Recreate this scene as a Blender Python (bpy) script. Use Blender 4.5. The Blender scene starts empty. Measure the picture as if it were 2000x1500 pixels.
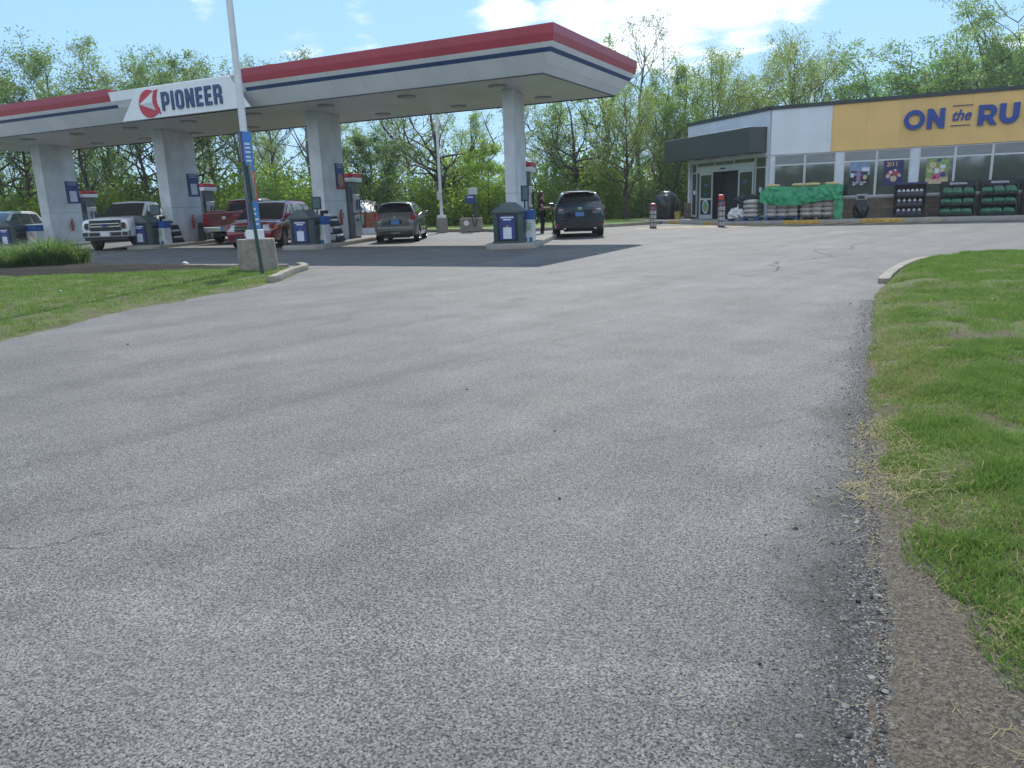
import bpy, bmesh, math, random
import numpy as np
from mathutils import Vector, Matrix, Euler
R = math.radians
SC = bpy.context.scene
COL = SC.collection

# ------------------------------------------------------------------ camera
cam_d = bpy.data.cameras.new('camera'); cam = bpy.data.objects.new('camera', cam_d); COL.objects.link(cam)
cam_d.sensor_width = 36.0; cam_d.lens = 36.0 * 1490.0 / 2000.0
cam_d.clip_start = 0.05; cam_d.clip_end = 3000
CAM_ROT = Matrix(((0.892097,-0.073924,0.445756),(0.450533,0.220622,-0.865070),(-0.034394,0.972554,0.230121)))
cam.matrix_world = Matrix.Translation((0, 0, 1.3)) @ CAM_ROT.to_4x4()
SC.camera = cam

# ------------------------------------------------------------------ exposure
SC.view_settings.view_transform = 'Standard'; SC.view_settings.look = 'None'
SC.view_settings.exposure = 0.82; SC.view_settings.gamma = 1.0
SC.cycles.use_denoising = True

# ------------------------------------------------------------------ sun and sky
SUN_AZ = math.atan2(-1.98, 5.6)          # the sun stands ahead of the camera, behind the canopy
SUN_EL = R(45)
sd = bpy.data.lights.new('sun', 'SUN'); sd.energy = 2.95; sd.angle = R(0.6); sd.color = (1.0, 0.955, 0.89)
sun = bpy.data.objects.new('sun', sd); COL.objects.link(sun)
sdir = Vector((math.sin(SUN_AZ) * math.cos(SUN_EL), math.cos(SUN_AZ) * math.cos(SUN_EL), math.sin(SUN_EL)))
sun.rotation_euler = sdir.to_track_quat('Z', 'Y').to_euler()
sun.location = sdir * 100

W = bpy.data.worlds.new('World'); SC.world = W; W.use_nodes = True
wt = W.node_tree; wn = wt.nodes; wl = wt.links; wn.clear()
wo = wn.new('ShaderNodeOutputWorld'); wb = wn.new('ShaderNodeBackground'); wb.inputs[1].default_value = 0.148
sky = wn.new('ShaderNodeTexSky'); sky.sky_type = 'NISHITA'; sky.sun_disc = False
sky.sun_elevation = SUN_EL; sky.sun_rotation = SUN_AZ; sky.air_density = 1.0; sky.dust_density = 0.6; sky.ozone_density = 2.2
geo = wn.new('ShaderNodeNewGeometry')
nrm = wn.new('ShaderNodeVectorMath'); nrm.operation = 'SCALE'; nrm.inputs['Scale'].default_value = -1.0
wl.new(geo.outputs['Incoming'], nrm.inputs[0])
sep = wn.new('ShaderNodeSeparateXYZ'); wl.new(nrm.outputs[0], sep.inputs[0])
def wmath(op, a, b=None, c=None, clamp=False):
    n = wn.new('ShaderNodeMath'); n.operation = op; n.use_clamp = clamp
    for i, v in enumerate((a, b, c)):
        if v is None: continue
        if isinstance(v, (int, float)): n.inputs[i].default_value = v
        else: wl.new(v, n.inputs[i])
    return n.outputs[0]
zc = wmath('MAXIMUM', sep.outputs[2], 0.03)
zc2 = wmath('ADD', zc, 0.12)
u = wmath('DIVIDE', sep.outputs[0], zc2); v = wmath('DIVIDE', sep.outputs[1], zc2)
cb = wn.new('ShaderNodeCombineXYZ'); wl.new(u, cb.inputs[0]); wl.new(v, cb.inputs[1])
def wnoise(scale, detail, rough, off):
    m = wn.new('ShaderNodeVectorMath'); m.operation = 'ADD'; m.inputs[1].default_value = off; wl.new(cb.outputs[0], m.inputs[0])
    n = wn.new('ShaderNodeTexNoise'); n.inputs['Scale'].default_value = scale; n.inputs['Detail'].default_value = detail; n.inputs['Roughness'].default_value = rough
    wl.new(m.outputs[0], n.inputs['Vector']); return n.outputs['Fac']
n1 = wnoise(1.05, 9, 0.55, (3.1, 1.7, 0)); n2 = wnoise(3.0, 8, 0.6, (0.3, 7.7, 2.0))
nn = wmath('ADD', wmath('MULTIPLY', n1, 0.68), wmath('MULTIPLY', n2, 0.32))
# broad cloud banks: (direction, cosine of the half width, weight)
bank = None
for d, sharp, wgt in [((-0.4347,0.8766,0.2063),900,0.9),((-0.3673,0.9041,0.2182),700,1),((-0.2901,0.9353,0.2027),500,1),((-0.1842,0.9603,0.2097),500,1),((-0.1253,0.9677,0.2187),500,0.8),((-0.7122,0.6643,0.2270),3000,0.75),((-0.5886,0.7855,0.1910),1200,0.62),((-0.6396,0.7484,0.1756),1500,0.45),((-0.3323,0.9292,0.1616),500,0.7),((-0.2404,0.9553,0.1722),600,0.75),((0.0875,0.9895,0.1150),800,0.7)]:
    dp = wn.new('ShaderNodeVectorMath'); dp.operation = 'DOT_PRODUCT'; dp.inputs[1].default_value = d; wl.new(nrm.outputs[0], dp.inputs[0])
    e = wmath('MULTIPLY', wmath('POWER', wmath('MAXIMUM', dp.outputs['Value'], 0.0), sharp), wgt)
    bank = e if bank is None else wmath('MAXIMUM', bank, e)
# unseen cloud bank behind the viewer and overhead, added to brighten the shade
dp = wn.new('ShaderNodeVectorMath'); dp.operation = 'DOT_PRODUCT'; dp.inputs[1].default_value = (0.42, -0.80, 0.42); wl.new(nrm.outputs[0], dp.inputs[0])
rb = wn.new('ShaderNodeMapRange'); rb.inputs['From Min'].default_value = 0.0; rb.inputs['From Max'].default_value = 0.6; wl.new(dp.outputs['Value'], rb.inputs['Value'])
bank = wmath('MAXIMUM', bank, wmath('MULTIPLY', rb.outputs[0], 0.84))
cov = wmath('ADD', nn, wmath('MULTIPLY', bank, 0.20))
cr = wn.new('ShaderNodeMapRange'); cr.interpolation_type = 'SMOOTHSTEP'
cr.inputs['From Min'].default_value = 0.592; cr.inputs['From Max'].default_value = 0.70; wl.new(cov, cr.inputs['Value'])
hz = wn.new('ShaderNodeMapRange'); hz.inputs['From Min'].default_value = 0.30; hz.inputs['From Max'].default_value = 0.04
hz.inputs['To Min'].default_value = 0.0; hz.inputs['To Max'].default_value = 0.26; wl.new(sep.outputs[2], hz.inputs['Value'])
sh = wn.new('ShaderNodeMapRange'); sh.inputs['From Min'].default_value = 0.35; sh.inputs['From Max'].default_value = 0.65; wl.new(n2, sh.inputs['Value'])
cc = wn.new('ShaderNodeMixRGB'); cc.inputs[1].default_value = (3.6, 4.15, 4.9, 1); cc.inputs[2].default_value = (5.3, 5.4, 5.6, 1); wl.new(sh.outputs[0], cc.inputs[0])
tint = wn.new('ShaderNodeMixRGB'); tint.blend_type = 'MULTIPLY'; tint.inputs[0].default_value = 1.0
tint.inputs[2].default_value = (0.80, 0.98, 1.12, 1); wl.new(sky.outputs[0], tint.inputs[1])
hm = wn.new('ShaderNodeMixRGB'); hm.inputs[2].default_value = (2.8, 3.7, 4.6, 1); fl = wn.new('ShaderNodeMixRGB'); fl.inputs[0].default_value = 0.9; fl.inputs[2].default_value = (1.36, 2.52, 3.95, 1); wl.new(tint.outputs[0], fl.inputs[1])
wl.new(hz.outputs[0], hm.inputs[0]); wl.new(fl.outputs[0], hm.inputs[1])
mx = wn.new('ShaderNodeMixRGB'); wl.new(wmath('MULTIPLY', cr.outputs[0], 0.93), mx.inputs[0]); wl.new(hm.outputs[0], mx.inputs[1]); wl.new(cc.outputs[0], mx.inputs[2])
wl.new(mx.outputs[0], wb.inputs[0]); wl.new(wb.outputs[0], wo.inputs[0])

# ------------------------------------------------------------------ materials
def nt(name):
    m = bpy.data.materials.new(name); m.use_nodes = True
    return m, m.node_tree.nodes, m.node_tree.links, m.node_tree.nodes['Principled BSDF']
MATS = {}
def M(name, col, rough=0.6, metal=0.0, spec=0.5, var=0.12, scale=3.0, bump=0.0, bscale=40.0, coat=0.0, emit=0.0):
    """painted or plain surface with faint dirt: two noises move its value and its gloss"""
    if name in MATS: return MATS[name]
    m, n, l, b = nt(name)
    tc = n.new('ShaderNodeTexCoord')
    t = n.new('ShaderNodeTexNoise'); t.inputs['Scale'].default_value = scale; t.inputs['Detail'].default_value = 6; l.new(tc.outputs['Object'], t.inputs['Vector'])
    mr = n.new('ShaderNodeMapRange'); mr.inputs['From Min'].default_value = 0.3; mr.inputs['From Max'].default_value = 0.7
    mr.inputs['To Min'].default_value = 1 - var; mr.inputs['To Max'].default_value = 1 + var * 0.5; l.new(t.outputs['Fac'], mr.inputs['Value'])
    mu = n.new('ShaderNodeVectorMath'); mu.operation = 'SCALE'; mu.inputs[0].default_value = col[:3]; l.new(mr.outputs[0], mu.inputs['Scale'])
    l.new(mu.outputs[0], b.inputs['Base Color'])
    rr = n.new('ShaderNodeMapRange'); rr.inputs['To Min'].default_value = max(0.02, rough - 0.08); rr.inputs['To Max'].default_value = min(1, rough + 0.08)
    l.new(t.outputs['Fac'], rr.inputs['Value']); l.new(rr.outputs[0], b.inputs['Roughness'])
    b.inputs['Metallic'].default_value = metal; b.inputs['Specular IOR Level'].default_value = spec
    b.inputs['Coat Weight'].default_value = coat; b.inputs['Coat Roughness'].default_value = 0.05
    if emit: b.inputs['Emission Color'].default_value = (*col[:3], 1); b.inputs['Emission Strength'].default_value = emit
    if bump:
        bt = n.new('ShaderNodeTexNoise'); bt.inputs['Scale'].default_value = bscale; bt.inputs['Detail'].default_value = 5; l.new(tc.outputs['Object'], bt.inputs['Vector'])
        bp = n.new('ShaderNodeBump'); bp.inputs['Strength'].default_value = bump; bp.inputs['Distance'].default_value = 0.02; l.new(bt.outputs['Fac'], bp.inputs['Height']); l.new(bp.outputs[0], b.inputs['Normal'])
    MATS[name] = m; return m

def panel_mat(name, col, pitch, axis=0, rough=0.45, depth=0.55):
    """cladding with thin joints every pitch metres along one local axis"""
    m, n, l, b = nt(name); MATS[name] = m
    tc = n.new('ShaderNodeTexCoord'); s = n.new('ShaderNodeSeparateXYZ'); l.new(tc.outputs['Object'], s.inputs[0])
    d = n.new('ShaderNodeMath'); d.operation = 'DIVIDE'; d.inputs[1].default_value = pitch; l.new(s.outputs[axis], d.inputs[0])
    fr = n.new('ShaderNodeMath'); fr.operation = 'FRACT'; l.new(d.outputs[0], fr.inputs[0])
    w = n.new('ShaderNodeMapRange'); w.inputs['From Min'].default_value = 0.0; w.inputs['From Max'].default_value = 0.03 / pitch
    w.inputs['To Min'].default_value = depth; l.new(fr.outputs[0], w.inputs['Value'])
    t = n.new('ShaderNodeTexNoise'); t.inputs['Scale'].default_value = 0.9; t.inputs['Detail'].default_value = 7; l.new(tc.outputs['Object'], t.inputs['Vector'])
    mr = n.new('ShaderNodeMapRange'); mr.inputs['From Min'].default_value = 0.3; mr.inputs['From Max'].default_value = 0.7; mr.inputs['To Min'].default_value = 0.9; mr.inputs['To Max'].default_value = 1.04; l.new(t.outputs['Fac'], mr.inputs['Value'])
    # each panel its own faint tone
    fl = n.new('ShaderNodeMath'); fl.operation = 'FLOOR'; l.new(d.outputs[0], fl.inputs[0])
    wn_ = n.new('ShaderNodeTexWhiteNoise'); wn_.noise_dimensions = '1D'; l.new(fl.outputs[0], wn_.inputs['W'])
    pr = n.new('ShaderNodeMapRange'); pr.inputs['To Min'].default_value = 0.95; pr.inputs['To Max'].default_value = 1.03; l.new(wn_.outputs['Value'], pr.inputs['Value'])
    a = n.new('ShaderNodeMath'); a.operation = 'MULTIPLY'; l.new(mr.outputs[0], a.inputs[0]); l.new(w.outputs[0], a.inputs[1])
    a2 = n.new('ShaderNodeMath'); a2.operation = 'MULTIPLY'; l.new(a.outputs[0], a2.inputs[0]); l.new(pr.outputs[0], a2.inputs[1])
    mu = n.new('ShaderNodeVectorMath'); mu.operation = 'SCALE'; mu.inputs[0].default_value = col; l.new(a2.outputs[0], mu.inputs['Scale'])
    l.new(mu.outputs[0], b.inputs['Base Color']); b.inputs['Roughness'].default_value = rough
    return m

def glass_mat(name, col, refl, rough=0.02):
    """window glass seen from outside: dark room behind, sky and trees mirrored in front"""
    m, n, l, b = nt(name); MATS[name] = m
    b.inputs['Base Color'].default_value = (*col, 1); b.inputs['Roughness'].default_value = 0.3
    g = n.new('ShaderNodeBsdfGlossy'); g.inputs['Roughness'].default_value = rough; g.inputs['Color'].default_value = (0.9, 0.95, 1, 1)
    fz = n.new('ShaderNodeFresnel'); fz.inputs['IOR'].default_value = 1.36
    ad = n.new('ShaderNodeMath'); ad.operation = 'ADD'; ad.use_clamp = True; ad.inputs[1].default_value = refl; l.new(fz.outputs[0], ad.inputs[0])
    t = n.new('ShaderNodeTexNoise'); t.inputs['Scale'].default_value = 1.3
    bp = n.new('ShaderNodeBump'); bp.inputs['Strength'].default_value = 0.05; bp.inputs['Distance'].default_value = 0.05; l.new(t.outputs['Fac'], bp.inputs['Height']); l.new(bp.outputs[0], g.inputs['Normal'])
    mxx = n.new('ShaderNodeMixShader'); l.new(ad.outputs[0], mxx.inputs[0]); l.new(b.outputs[0], mxx.inputs[1]); l.new(g.outputs[0], mxx.inputs[2])
    l.new(mxx.outputs[0], n['Material Output'].inputs[0]); return m

# ------------------------------------------------------------------ mesh helpers
def tag(o, label=None, cat=None, group=None, kind=None):
    if label: o['label'] = label
    if cat: o['category'] = cat
    if group: o['group'] = group
    if kind: o['kind'] = kind
    return o
def thing(name, label, cat, loc=(0, 0, 0), rz=0.0, group=None):
    o = bpy.data.objects.new(name, None); COL.objects.link(o); o.location = loc; o.rotation_euler = (0, 0, rz)
    o.empty_display_size = 0.2
    return tag(o, label, cat, group)
def kids(o): return [c for c in COL.objects if c.parent == o]
def copy_tree(o, loc, rz, label, group=None, scale=None):
    def rec(s, par):
        c = s.copy(); COL.objects.link(c)
        if par is not None: c.parent = par
        for ch in KID.get(s.name, []): rec(ch, c)
        return c
    KID = {}
    for c in COL.objects:
        if c.parent is not None: KID.setdefault(c.parent.name, []).append(c)
    r = rec(o, None); r.location = loc; r.rotation_euler = (0, 0, rz); r['label'] = label
    if group: r['group'] = group
    if scale: r.scale = scale
    return r
class MB:
    def __init__(s): s.v = []; s.f = []; s.m = []; s.T = Matrix.Identity(4)
    def add(s, vs, fs, mi=0):
        b = len(s.v); s.v += [tuple(s.T @ Vector(p)) for p in vs]; s.f += [tuple(b + i for i in f) for f in fs]; s.m += [mi] * len(fs); return s
    def box(s, c, d, mi=0, rz=0.0, rx=0.0, taper=1.0):
        x, y, z = d[0] / 2, d[1] / 2, d[2] / 2; t = taper
        vs = [(-x, -y, -z), (x, -y, -z), (x, y, -z), (-x, y, -z), (-x * t, -y * t, z), (x * t, -y * t, z), (x * t, y * t, z), (-x * t, y * t, z)]
        m = Matrix.Translation(c) @ Euler((rx, 0, rz)).to_matrix().to_4x4()
        return s.add([m @ Vector(p) for p in vs], [(0, 3, 2, 1), (4, 5, 6, 7), (0, 1, 5, 4), (1, 2, 6, 5), (2, 3, 7, 6), (3, 0, 4, 7)], mi)
    def span(s, a, b, mi=0): return s.box([(a[i] + b[i]) / 2 for i in range(3)], [abs(b[i] - a[i]) for i in range(3)], mi)
    def prism(s, pts, z0, z1, mi=0):
        n = len(pts)
        if sum(pts[i][0] * pts[(i + 1) % n][1] - pts[(i + 1) % n][0] * pts[i][1] for i in range(n)) < 0: pts = pts[::-1]
        return s.add([(p[0], p[1], z0) for p in pts] + [(p[0], p[1], z1) for p in pts],
                     [tuple(range(n))[::-1], tuple(range(n, 2 * n))] + [(i, (i + 1) % n, n + (i + 1) % n, n + i) for i in range(n)], mi)
    def slab(s, p, off, mi=0):      # 3D polygon given thickness along a vector
        n = len(p); o = Vector(off); p = [Vector(q) for q in p]
        return s.add(p + [q + o for q in p], [tuple(range(n)), tuple(range(n, 2 * n))[::-1]] + [(i, n + i, n + (i + 1) % n, (i + 1) % n) for i in range(n)], mi)
    def tube(s, pts, rad, n=8, mi=0, cap=True):
        pts = [Vector(p) for p in pts]; rad = rad if isinstance(rad, (list, tuple)) else [rad] * len(pts); rings = []; b0 = []
        ref = Vector((0.31, 0.2, 0.93)) if abs((pts[-1] - pts[0]).normalized().z) < 0.85 else Vector((1, 0.1, 0))
        for i, p in enumerate(pts):
            d = (pts[min(i + 1, len(pts) - 1)] - pts[max(i - 1, 0)]).normalized()
            a = d.cross(ref).normalized(); c = d.cross(a)
            rings.append([p + (a * math.cos(2 * math.pi * k / n) + c * math.sin(2 * math.pi * k / n)) * rad[i] for k in range(n)])
        vs = [q for r in rings for q in r]; fs = []
        for i in range(len(pts) - 1):
            for k in range(n): fs.append((i * n + k, i * n + (k + 1) % n, (i + 1) * n + (k + 1) % n, (i + 1) * n + k))
        if cap: fs += [tuple(range(n))[::-1], tuple(range((len(pts) - 1) * n, len(pts) * n))]
        return s.add(vs, fs, mi)
    def lathe(s, prof, n=20, c=(0, 0, 0), mi=0, axis='Z', cap=True):
        vs = []; fs = []
        for r, h in prof:
            for k in range(n):
                a = 2 * math.pi * k / n; x, y = r * math.cos(a), r * math.sin(a)
                q = (x, y, h) if axis == 'Z' else ((h, x, y) if axis == 'X' else (x, h, y))
                vs.append((q[0] + c[0], q[1] + c[1], q[2] + c[2]))
        for i in range(len(prof) - 1):
            for k in range(n): fs.append((i * n + k, i * n + (k + 1) % n, (i + 1) * n + (k + 1) % n, (i + 1) * n + k))
        if cap: fs += [tuple(range(n))[::-1], tuple(range((len(prof) - 1) * n, len(prof) * n))]
        return s.add(vs, fs, mi)
    def build(s, name, mats, parent=None, smooth=False, bevel=0.0, label=None, angle=40):
        me = bpy.data.meshes.new(name); me.from_pydata(s.v, [], s.f)
        bm = bmesh.new(); bm.from_mesh(me)
        for f, mi in zip(bm.faces, s.m): f.material_index = mi
        bmesh.ops.recalc_face_normals(bm, faces=bm.faces)
        if bevel:
            es = [e for e in bm.edges if len(e.link_faces) == 2 and e.calc_face_angle(0) > R(30)]
            bmesh.ops.bevel(bm, geom=es, offset=bevel, segments=2, profile=0.5, affect='EDGES', clamp_overlap=True)
        if smooth:
            for f in bm.faces: f.smooth = True
            for e in bm.edges:
                if len(e.link_faces) == 2 and e.calc_face_angle(0) > R(angle): e.smooth = False
        bm.to_mesh(me); bm.free()
        for mt in (mats if isinstance(mats, (list, tuple)) else [mats]): me.materials.append(mt)
        o = bpy.data.objects.new(name, me); COL.objects.link(o)
        if parent is not None: o.parent = parent
        if label: o['label'] = label
        return o
def np_mesh(name, V, F, mats, parent=None, attr=None, smooth=False, mi=None):
    me = bpy.data.meshes.new(name); V = np.asarray(V, np.float32); F = np.asarray(F, np.int32); k = F.shape[1]
    me.vertices.add(len(V)); me.vertices.foreach_set('co', V.ravel())
    me.loops.add(F.size); me.loops.foreach_set('vertex_index', F.ravel())
    me.polygons.add(len(F)); me.polygons.foreach_set('loop_start', np.arange(0, F.size, k, dtype=np.int32))
    if smooth: me.polygons.foreach_set('use_smooth', np.ones(len(F), bool))
    if mi is not None: me.polygons.foreach_set('material_index', np.asarray(mi, np.int32))
    me.update(calc_edges=True)
    if attr is not None:
        a = me.attributes.new('tint', 'FLOAT', 'POINT'); a.data.foreach_set('value', np.asarray(attr, np.float32))
    for mt in (mats if isinstance(mats, (list, tuple)) else [mats]): me.materials.append(mt)
    o = bpy.data.objects.new(name, me); COL.objects.link(o)
    if parent is not None: o.parent = parent
    return o
def outline(name, loops, depth, mat, parent, loc=(0, 0, 0), rot=(0, 0, 0), scale=1.0):
    """flat letter shape: closed 2D loops (holes allowed), filled and given depth, as a mesh"""
    cu = bpy.data.curves.new(name, 'CURVE'); cu.dimensions = '2D'; cu.fill_mode = 'BOTH'; cu.extrude = depth / 2
    for lp in loops:
        sp = cu.splines.new('POLY'); sp.points.add(len(lp) - 1); sp.use_cyclic_u = True
        for p, q in zip(sp.points, lp): p.co = (q[0] * scale, q[1] * scale, 0, 1)
    return curve_to_mesh(cu, name, mat, parent, loc, rot)
def curve_to_mesh(cu, name, mat, parent, loc, rot):
    t = bpy.data.objects.new(name + '_tmp', cu); COL.objects.link(t)
    me = bpy.data.meshes.new_from_object(t.evaluated_get(bpy.context.evaluated_depsgraph_get()))
    bpy.data.objects.remove(t); bpy.data.curves.remove(cu); me.name = name; me.materials.clear(); me.materials.append(mat)
    o = bpy.data.objects.new(name, me); COL.objects.link(o); o.parent = parent; o.location = loc; o.rotation_euler = rot
    return o
def text_mesh(name, body, size, mat, parent, loc, rot, offset=0.0, shear=0.0, depth=0.01, align='CENTER', sx=1.0):
    cu = bpy.data.curves.new(name, 'FONT'); cu.body = body; cu.size = size; cu.extrude = depth / 2; cu.offset = offset; cu.shear = shear; cu.align_x = align
    o = curve_to_mesh(cu, name, mat, parent, loc, rot)
    if sx != 1.0: o.scale = (sx, 1, 1)
    return o
_rs = np.random.RandomState(5)
_LAT = _rs.rand(128, 128)
def vnoise(x, y):
    x = np.asarray(x, float); y = np.asarray(y, float)
    xi = np.floor(x).astype(int); yi = np.floor(y).astype(int); fx = x - xi; fy = y - yi
    fx = fx * fx * (3 - 2 * fx); fy = fy * fy * (3 - 2 * fy); g = lambda a, b: _LAT[a % 128, b % 128]
    return (g(xi, yi) * (1 - fx) + g(xi + 1, yi) * fx) * (1 - fy) + (g(xi, yi + 1) * (1 - fx) + g(xi + 1, yi + 1) * fx) * fy
def fbm(x, y): return (vnoise(x, y) + 0.5 * vnoise(x * 2.1 + 7, y * 2.1 + 3) + 0.25 * vnoise(x * 4.3 + 1, y * 4.3 + 9)) / 1.75
# ================================================================== GROUND
def line3(a, c):
    dx, dy = c[0] - a[0], c[1] - a[1]; L = math.hypot(dx, dy); nx, ny = -dy / L, dx / L; return nx, ny, nx * a[0] + ny * a[1]
SEAM1 = line3((-2.33, 1.50), (-0.86, 1.79)); SEAM2 = line3((-4.4, 0.9), (-1.9, 3.3)); SEAM3 = line3((-3.38, 5.61), (-0.9, 16.0))
def asphalt_mat():
    m, n, l, b = nt('asphalt'); MATS['asphalt'] = m
    g = n.new('ShaderNodeNewGeometry')
    def noise(sc, det=4, rough=0.6, vec=None):
        t = n.new('ShaderNodeTexNoise'); t.inputs['Scale'].default_value = sc; t.inputs['Detail'].default_value = det; t.inputs['Roughness'].default_value = rough
        l.new(vec or g.outputs['Position'], t.inputs['Vector']); return t.outputs['Fac']
    def math_(op, a, b_=None, clamp=False):
        k = n.new('ShaderNodeMath'); k.operation = op; k.use_clamp = clamp
        for i, v in enumerate((a, b_)):
            if v is None: continue
            if isinstance(v, (int, float)): k.inputs[i].default_value = v
            else: l.new(v, k.inputs[i])
        return k.outputs[0]
    def rng(v, a, b_, c, d):
        k = n.new('ShaderNodeMapRange'); k.inputs['From Min'].default_value = a; k.inputs['From Max'].default_value = b_; k.inputs['To Min'].default_value = c; k.inputs['To Max'].default_value = d
        l.new(v, k.inputs['Value']); return k.outputs[0]
    def voro(sc, feat='F1', dim='3D', vec=None):
        k = n.new('ShaderNodeTexVoronoi'); k.feature = feat; k.inputs['Scale'].default_value = sc; l.new(vec or g.outputs['Position'], k.inputs['Vector']); return k
    # stones of two sizes in a dark binder
    v1 = voro(130); v2 = voro(260)
    s1 = n.new('ShaderNodeSeparateColor'); l.new(v1.outputs['Color'], s1.inputs[0]); s2 = n.new('ShaderNodeSeparateColor'); l.new(v2.outputs['Color'], s2.inputs[0])
    stone = math_('ADD', math_('MULTIPLY', s1.outputs[0], 0.55), math_('MULTIPLY', s2.outputs[1], 0.45))
    gap = rng(v1.outputs['Distance'], 0.38, 0.75, 1.08, 0.55)
    # dark pits between the stones; how many there are drifts over the surface
    pits = math_('ADD', noise(108, 3, 0.6), rng(noise(1.3, 5, 0.65), 0.3, 0.7, -0.035, 0.035))
    gap2 = math_('MULTIPLY', rng(pits, 0.405, 0.475, 0.22, 1.0), rng(noise(210, 2, 0.6), 0.36, 0.46, 0.52, 1.06))
    fine = math_('MULTIPLY', math_('MULTIPLY', rng(stone, 0.15, 0.85, 0.78, 1.26), gap), gap2)
    # wear: broad pale and dark drifts, drag streaks along the drive, oil
    rot = n.new('ShaderNodeMapping'); rot.vector_type = 'TEXTURE'; rot.inputs['Rotation'].default_value = (0, 0, R(-14)); rot.inputs['Scale'].default_value = (0.75, 7.0, 1.0); l.new(g.outputs['Position'], rot.inputs['Vector'])
    wear = rng(noise(0.33, 6, 0.62), 0.3, 0.7, 0.82, 1.16); mid = math_('MULTIPLY', rng(noise(2.1, 6, 0.65), 0.3, 0.7, 0.91, 1.09), rng(noise(30, 5, 0.75), 0.34, 0.66, 0.74, 1.24))
    streak = rng(noise(1.1, 6, 0.65, rot.outputs[0]), 0.36, 0.64, 0.85, 1.12)
    oil = rng(noise(0.9, 3, 0.5), 0.66, 0.74, 1.0, 0.72)
    # hairline cracks
    wob = n.new('ShaderNodeTexNoise'); wob.inputs['Scale'].default_value = 1.6; wob.inputs['Detail'].default_value = 5; l.new(g.outputs['Position'], wob.inputs['Vector'])
    wv = n.new('ShaderNodeVectorMath'); wv.operation = 'SCALE'; wv.inputs['Scale'].default_value = 0.9; l.new(wob.outputs['Color'], wv.inputs[0])
    wa = n.new('ShaderNodeVectorMath'); wa.operation = 'ADD'; l.new(g.outputs['Position'], wa.inputs[0]); l.new(wv.outputs[0], wa.inputs[1])
    vc = voro(0.21, 'DISTANCE_TO_EDGE', vec=wa.outputs[0])
    crack = rng(vc.outputs['Distance'], 0.0006, 0.0024, 0.80, 1.0)
    cm = math_('MAXIMUM', crack, rng(noise(0.28, 2), 0.47, 0.53, 1.0, 0.0))
    # the strip along the dirt shoulder is coarser and darker
    sx = n.new('ShaderNodeSeparateXYZ'); l.new(g.outputs['Position'], sx.inputs[0])
    ex = math_('ADD', sx.outputs[0], rng(noise(1.4, 5), 0.3, 0.7, -0.16, 0.16))
    edge = math_('MULTIPLY', rng(ex, -0.40, -0.08, 0.0, 1.0), rng(sx.outputs[1], 7.5, 5.0, 0.0, 1.0)); edge = rng(edge, 0.0, 1.0, 1.0, 0.30)
    # a pale ridge where two layers of asphalt meet, running across the near drive
    def seam(nx, ny, c, w, lo):
        d = n.new('ShaderNodeVectorMath'); d.operation = 'DOT_PRODUCT'; d.inputs[1].default_value = (nx, ny, 0); l.new(g.outputs['Position'], d.inputs[0])
        dd = math_('ABSOLUTE', math_('ADD', math_('SUBTRACT', d.outputs['Value'], c), rng(noise(2.2, 6, 0.7), 0.3, 0.7, -0.10, 0.10)))
        return rng(dd, 0.0, w, lo, 1.0)
    sm = math_('MULTIPLY', seam(*SEAM1, 0.10, 1.17), math_('MULTIPLY', seam(*SEAM2, 0.035, 0.80), seam(*SEAM3, 0.06, 0.86)))
    # dust blown against the grass: brown-grey drifts
    tot = math_('MULTIPLY', math_('MULTIPLY', math_('MULTIPLY', fine, wear), math_('MULTIPLY', mid, streak)), math_('MULTIPLY', math_('MULTIPLY', math_('MULTIPLY', oil, sm), edge), cm))
    sc = n.new('ShaderNodeVectorMath'); sc.operation = 'SCALE'; sc.inputs[0].default_value = (0.176, 0.166, 0.159); l.new(tot, sc.inputs['Scale'])
    br = n.new('ShaderNodeMixRGB'); br.inputs[2].default_value = (0.22, 0.195, 0.165, 1); l.new(rng(noise(0.8, 6, 0.7), 0.58, 0.78, 0.0, 0.35), br.inputs[0]); l.new(sc.outputs[0], br.inputs[1])
    l.new(br.outputs[0], b.inputs['Base Color']); b.inputs['Roughness'].default_value = 0.78; b.inputs['Specular IOR Level'].default_value = 0.35
    h = math_('ADD', math_('MULTIPLY', v1.outputs['Distance'], -0.7), math_('MULTIPLY', noise(130, 4), 0.9))
    h2 = math_('ADD', h, math_('MULTIPLY', v2.outputs['Distance'], -0.35))
    bp = n.new('ShaderNodeBump'); bp.inputs['Strength'].default_value = 0.5; bp.inputs['Distance'].default_value = 0.006; l.new(h2, bp.inputs['Height']); l.new(bp.outputs[0], b.inputs['Normal'])
    return m
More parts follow.
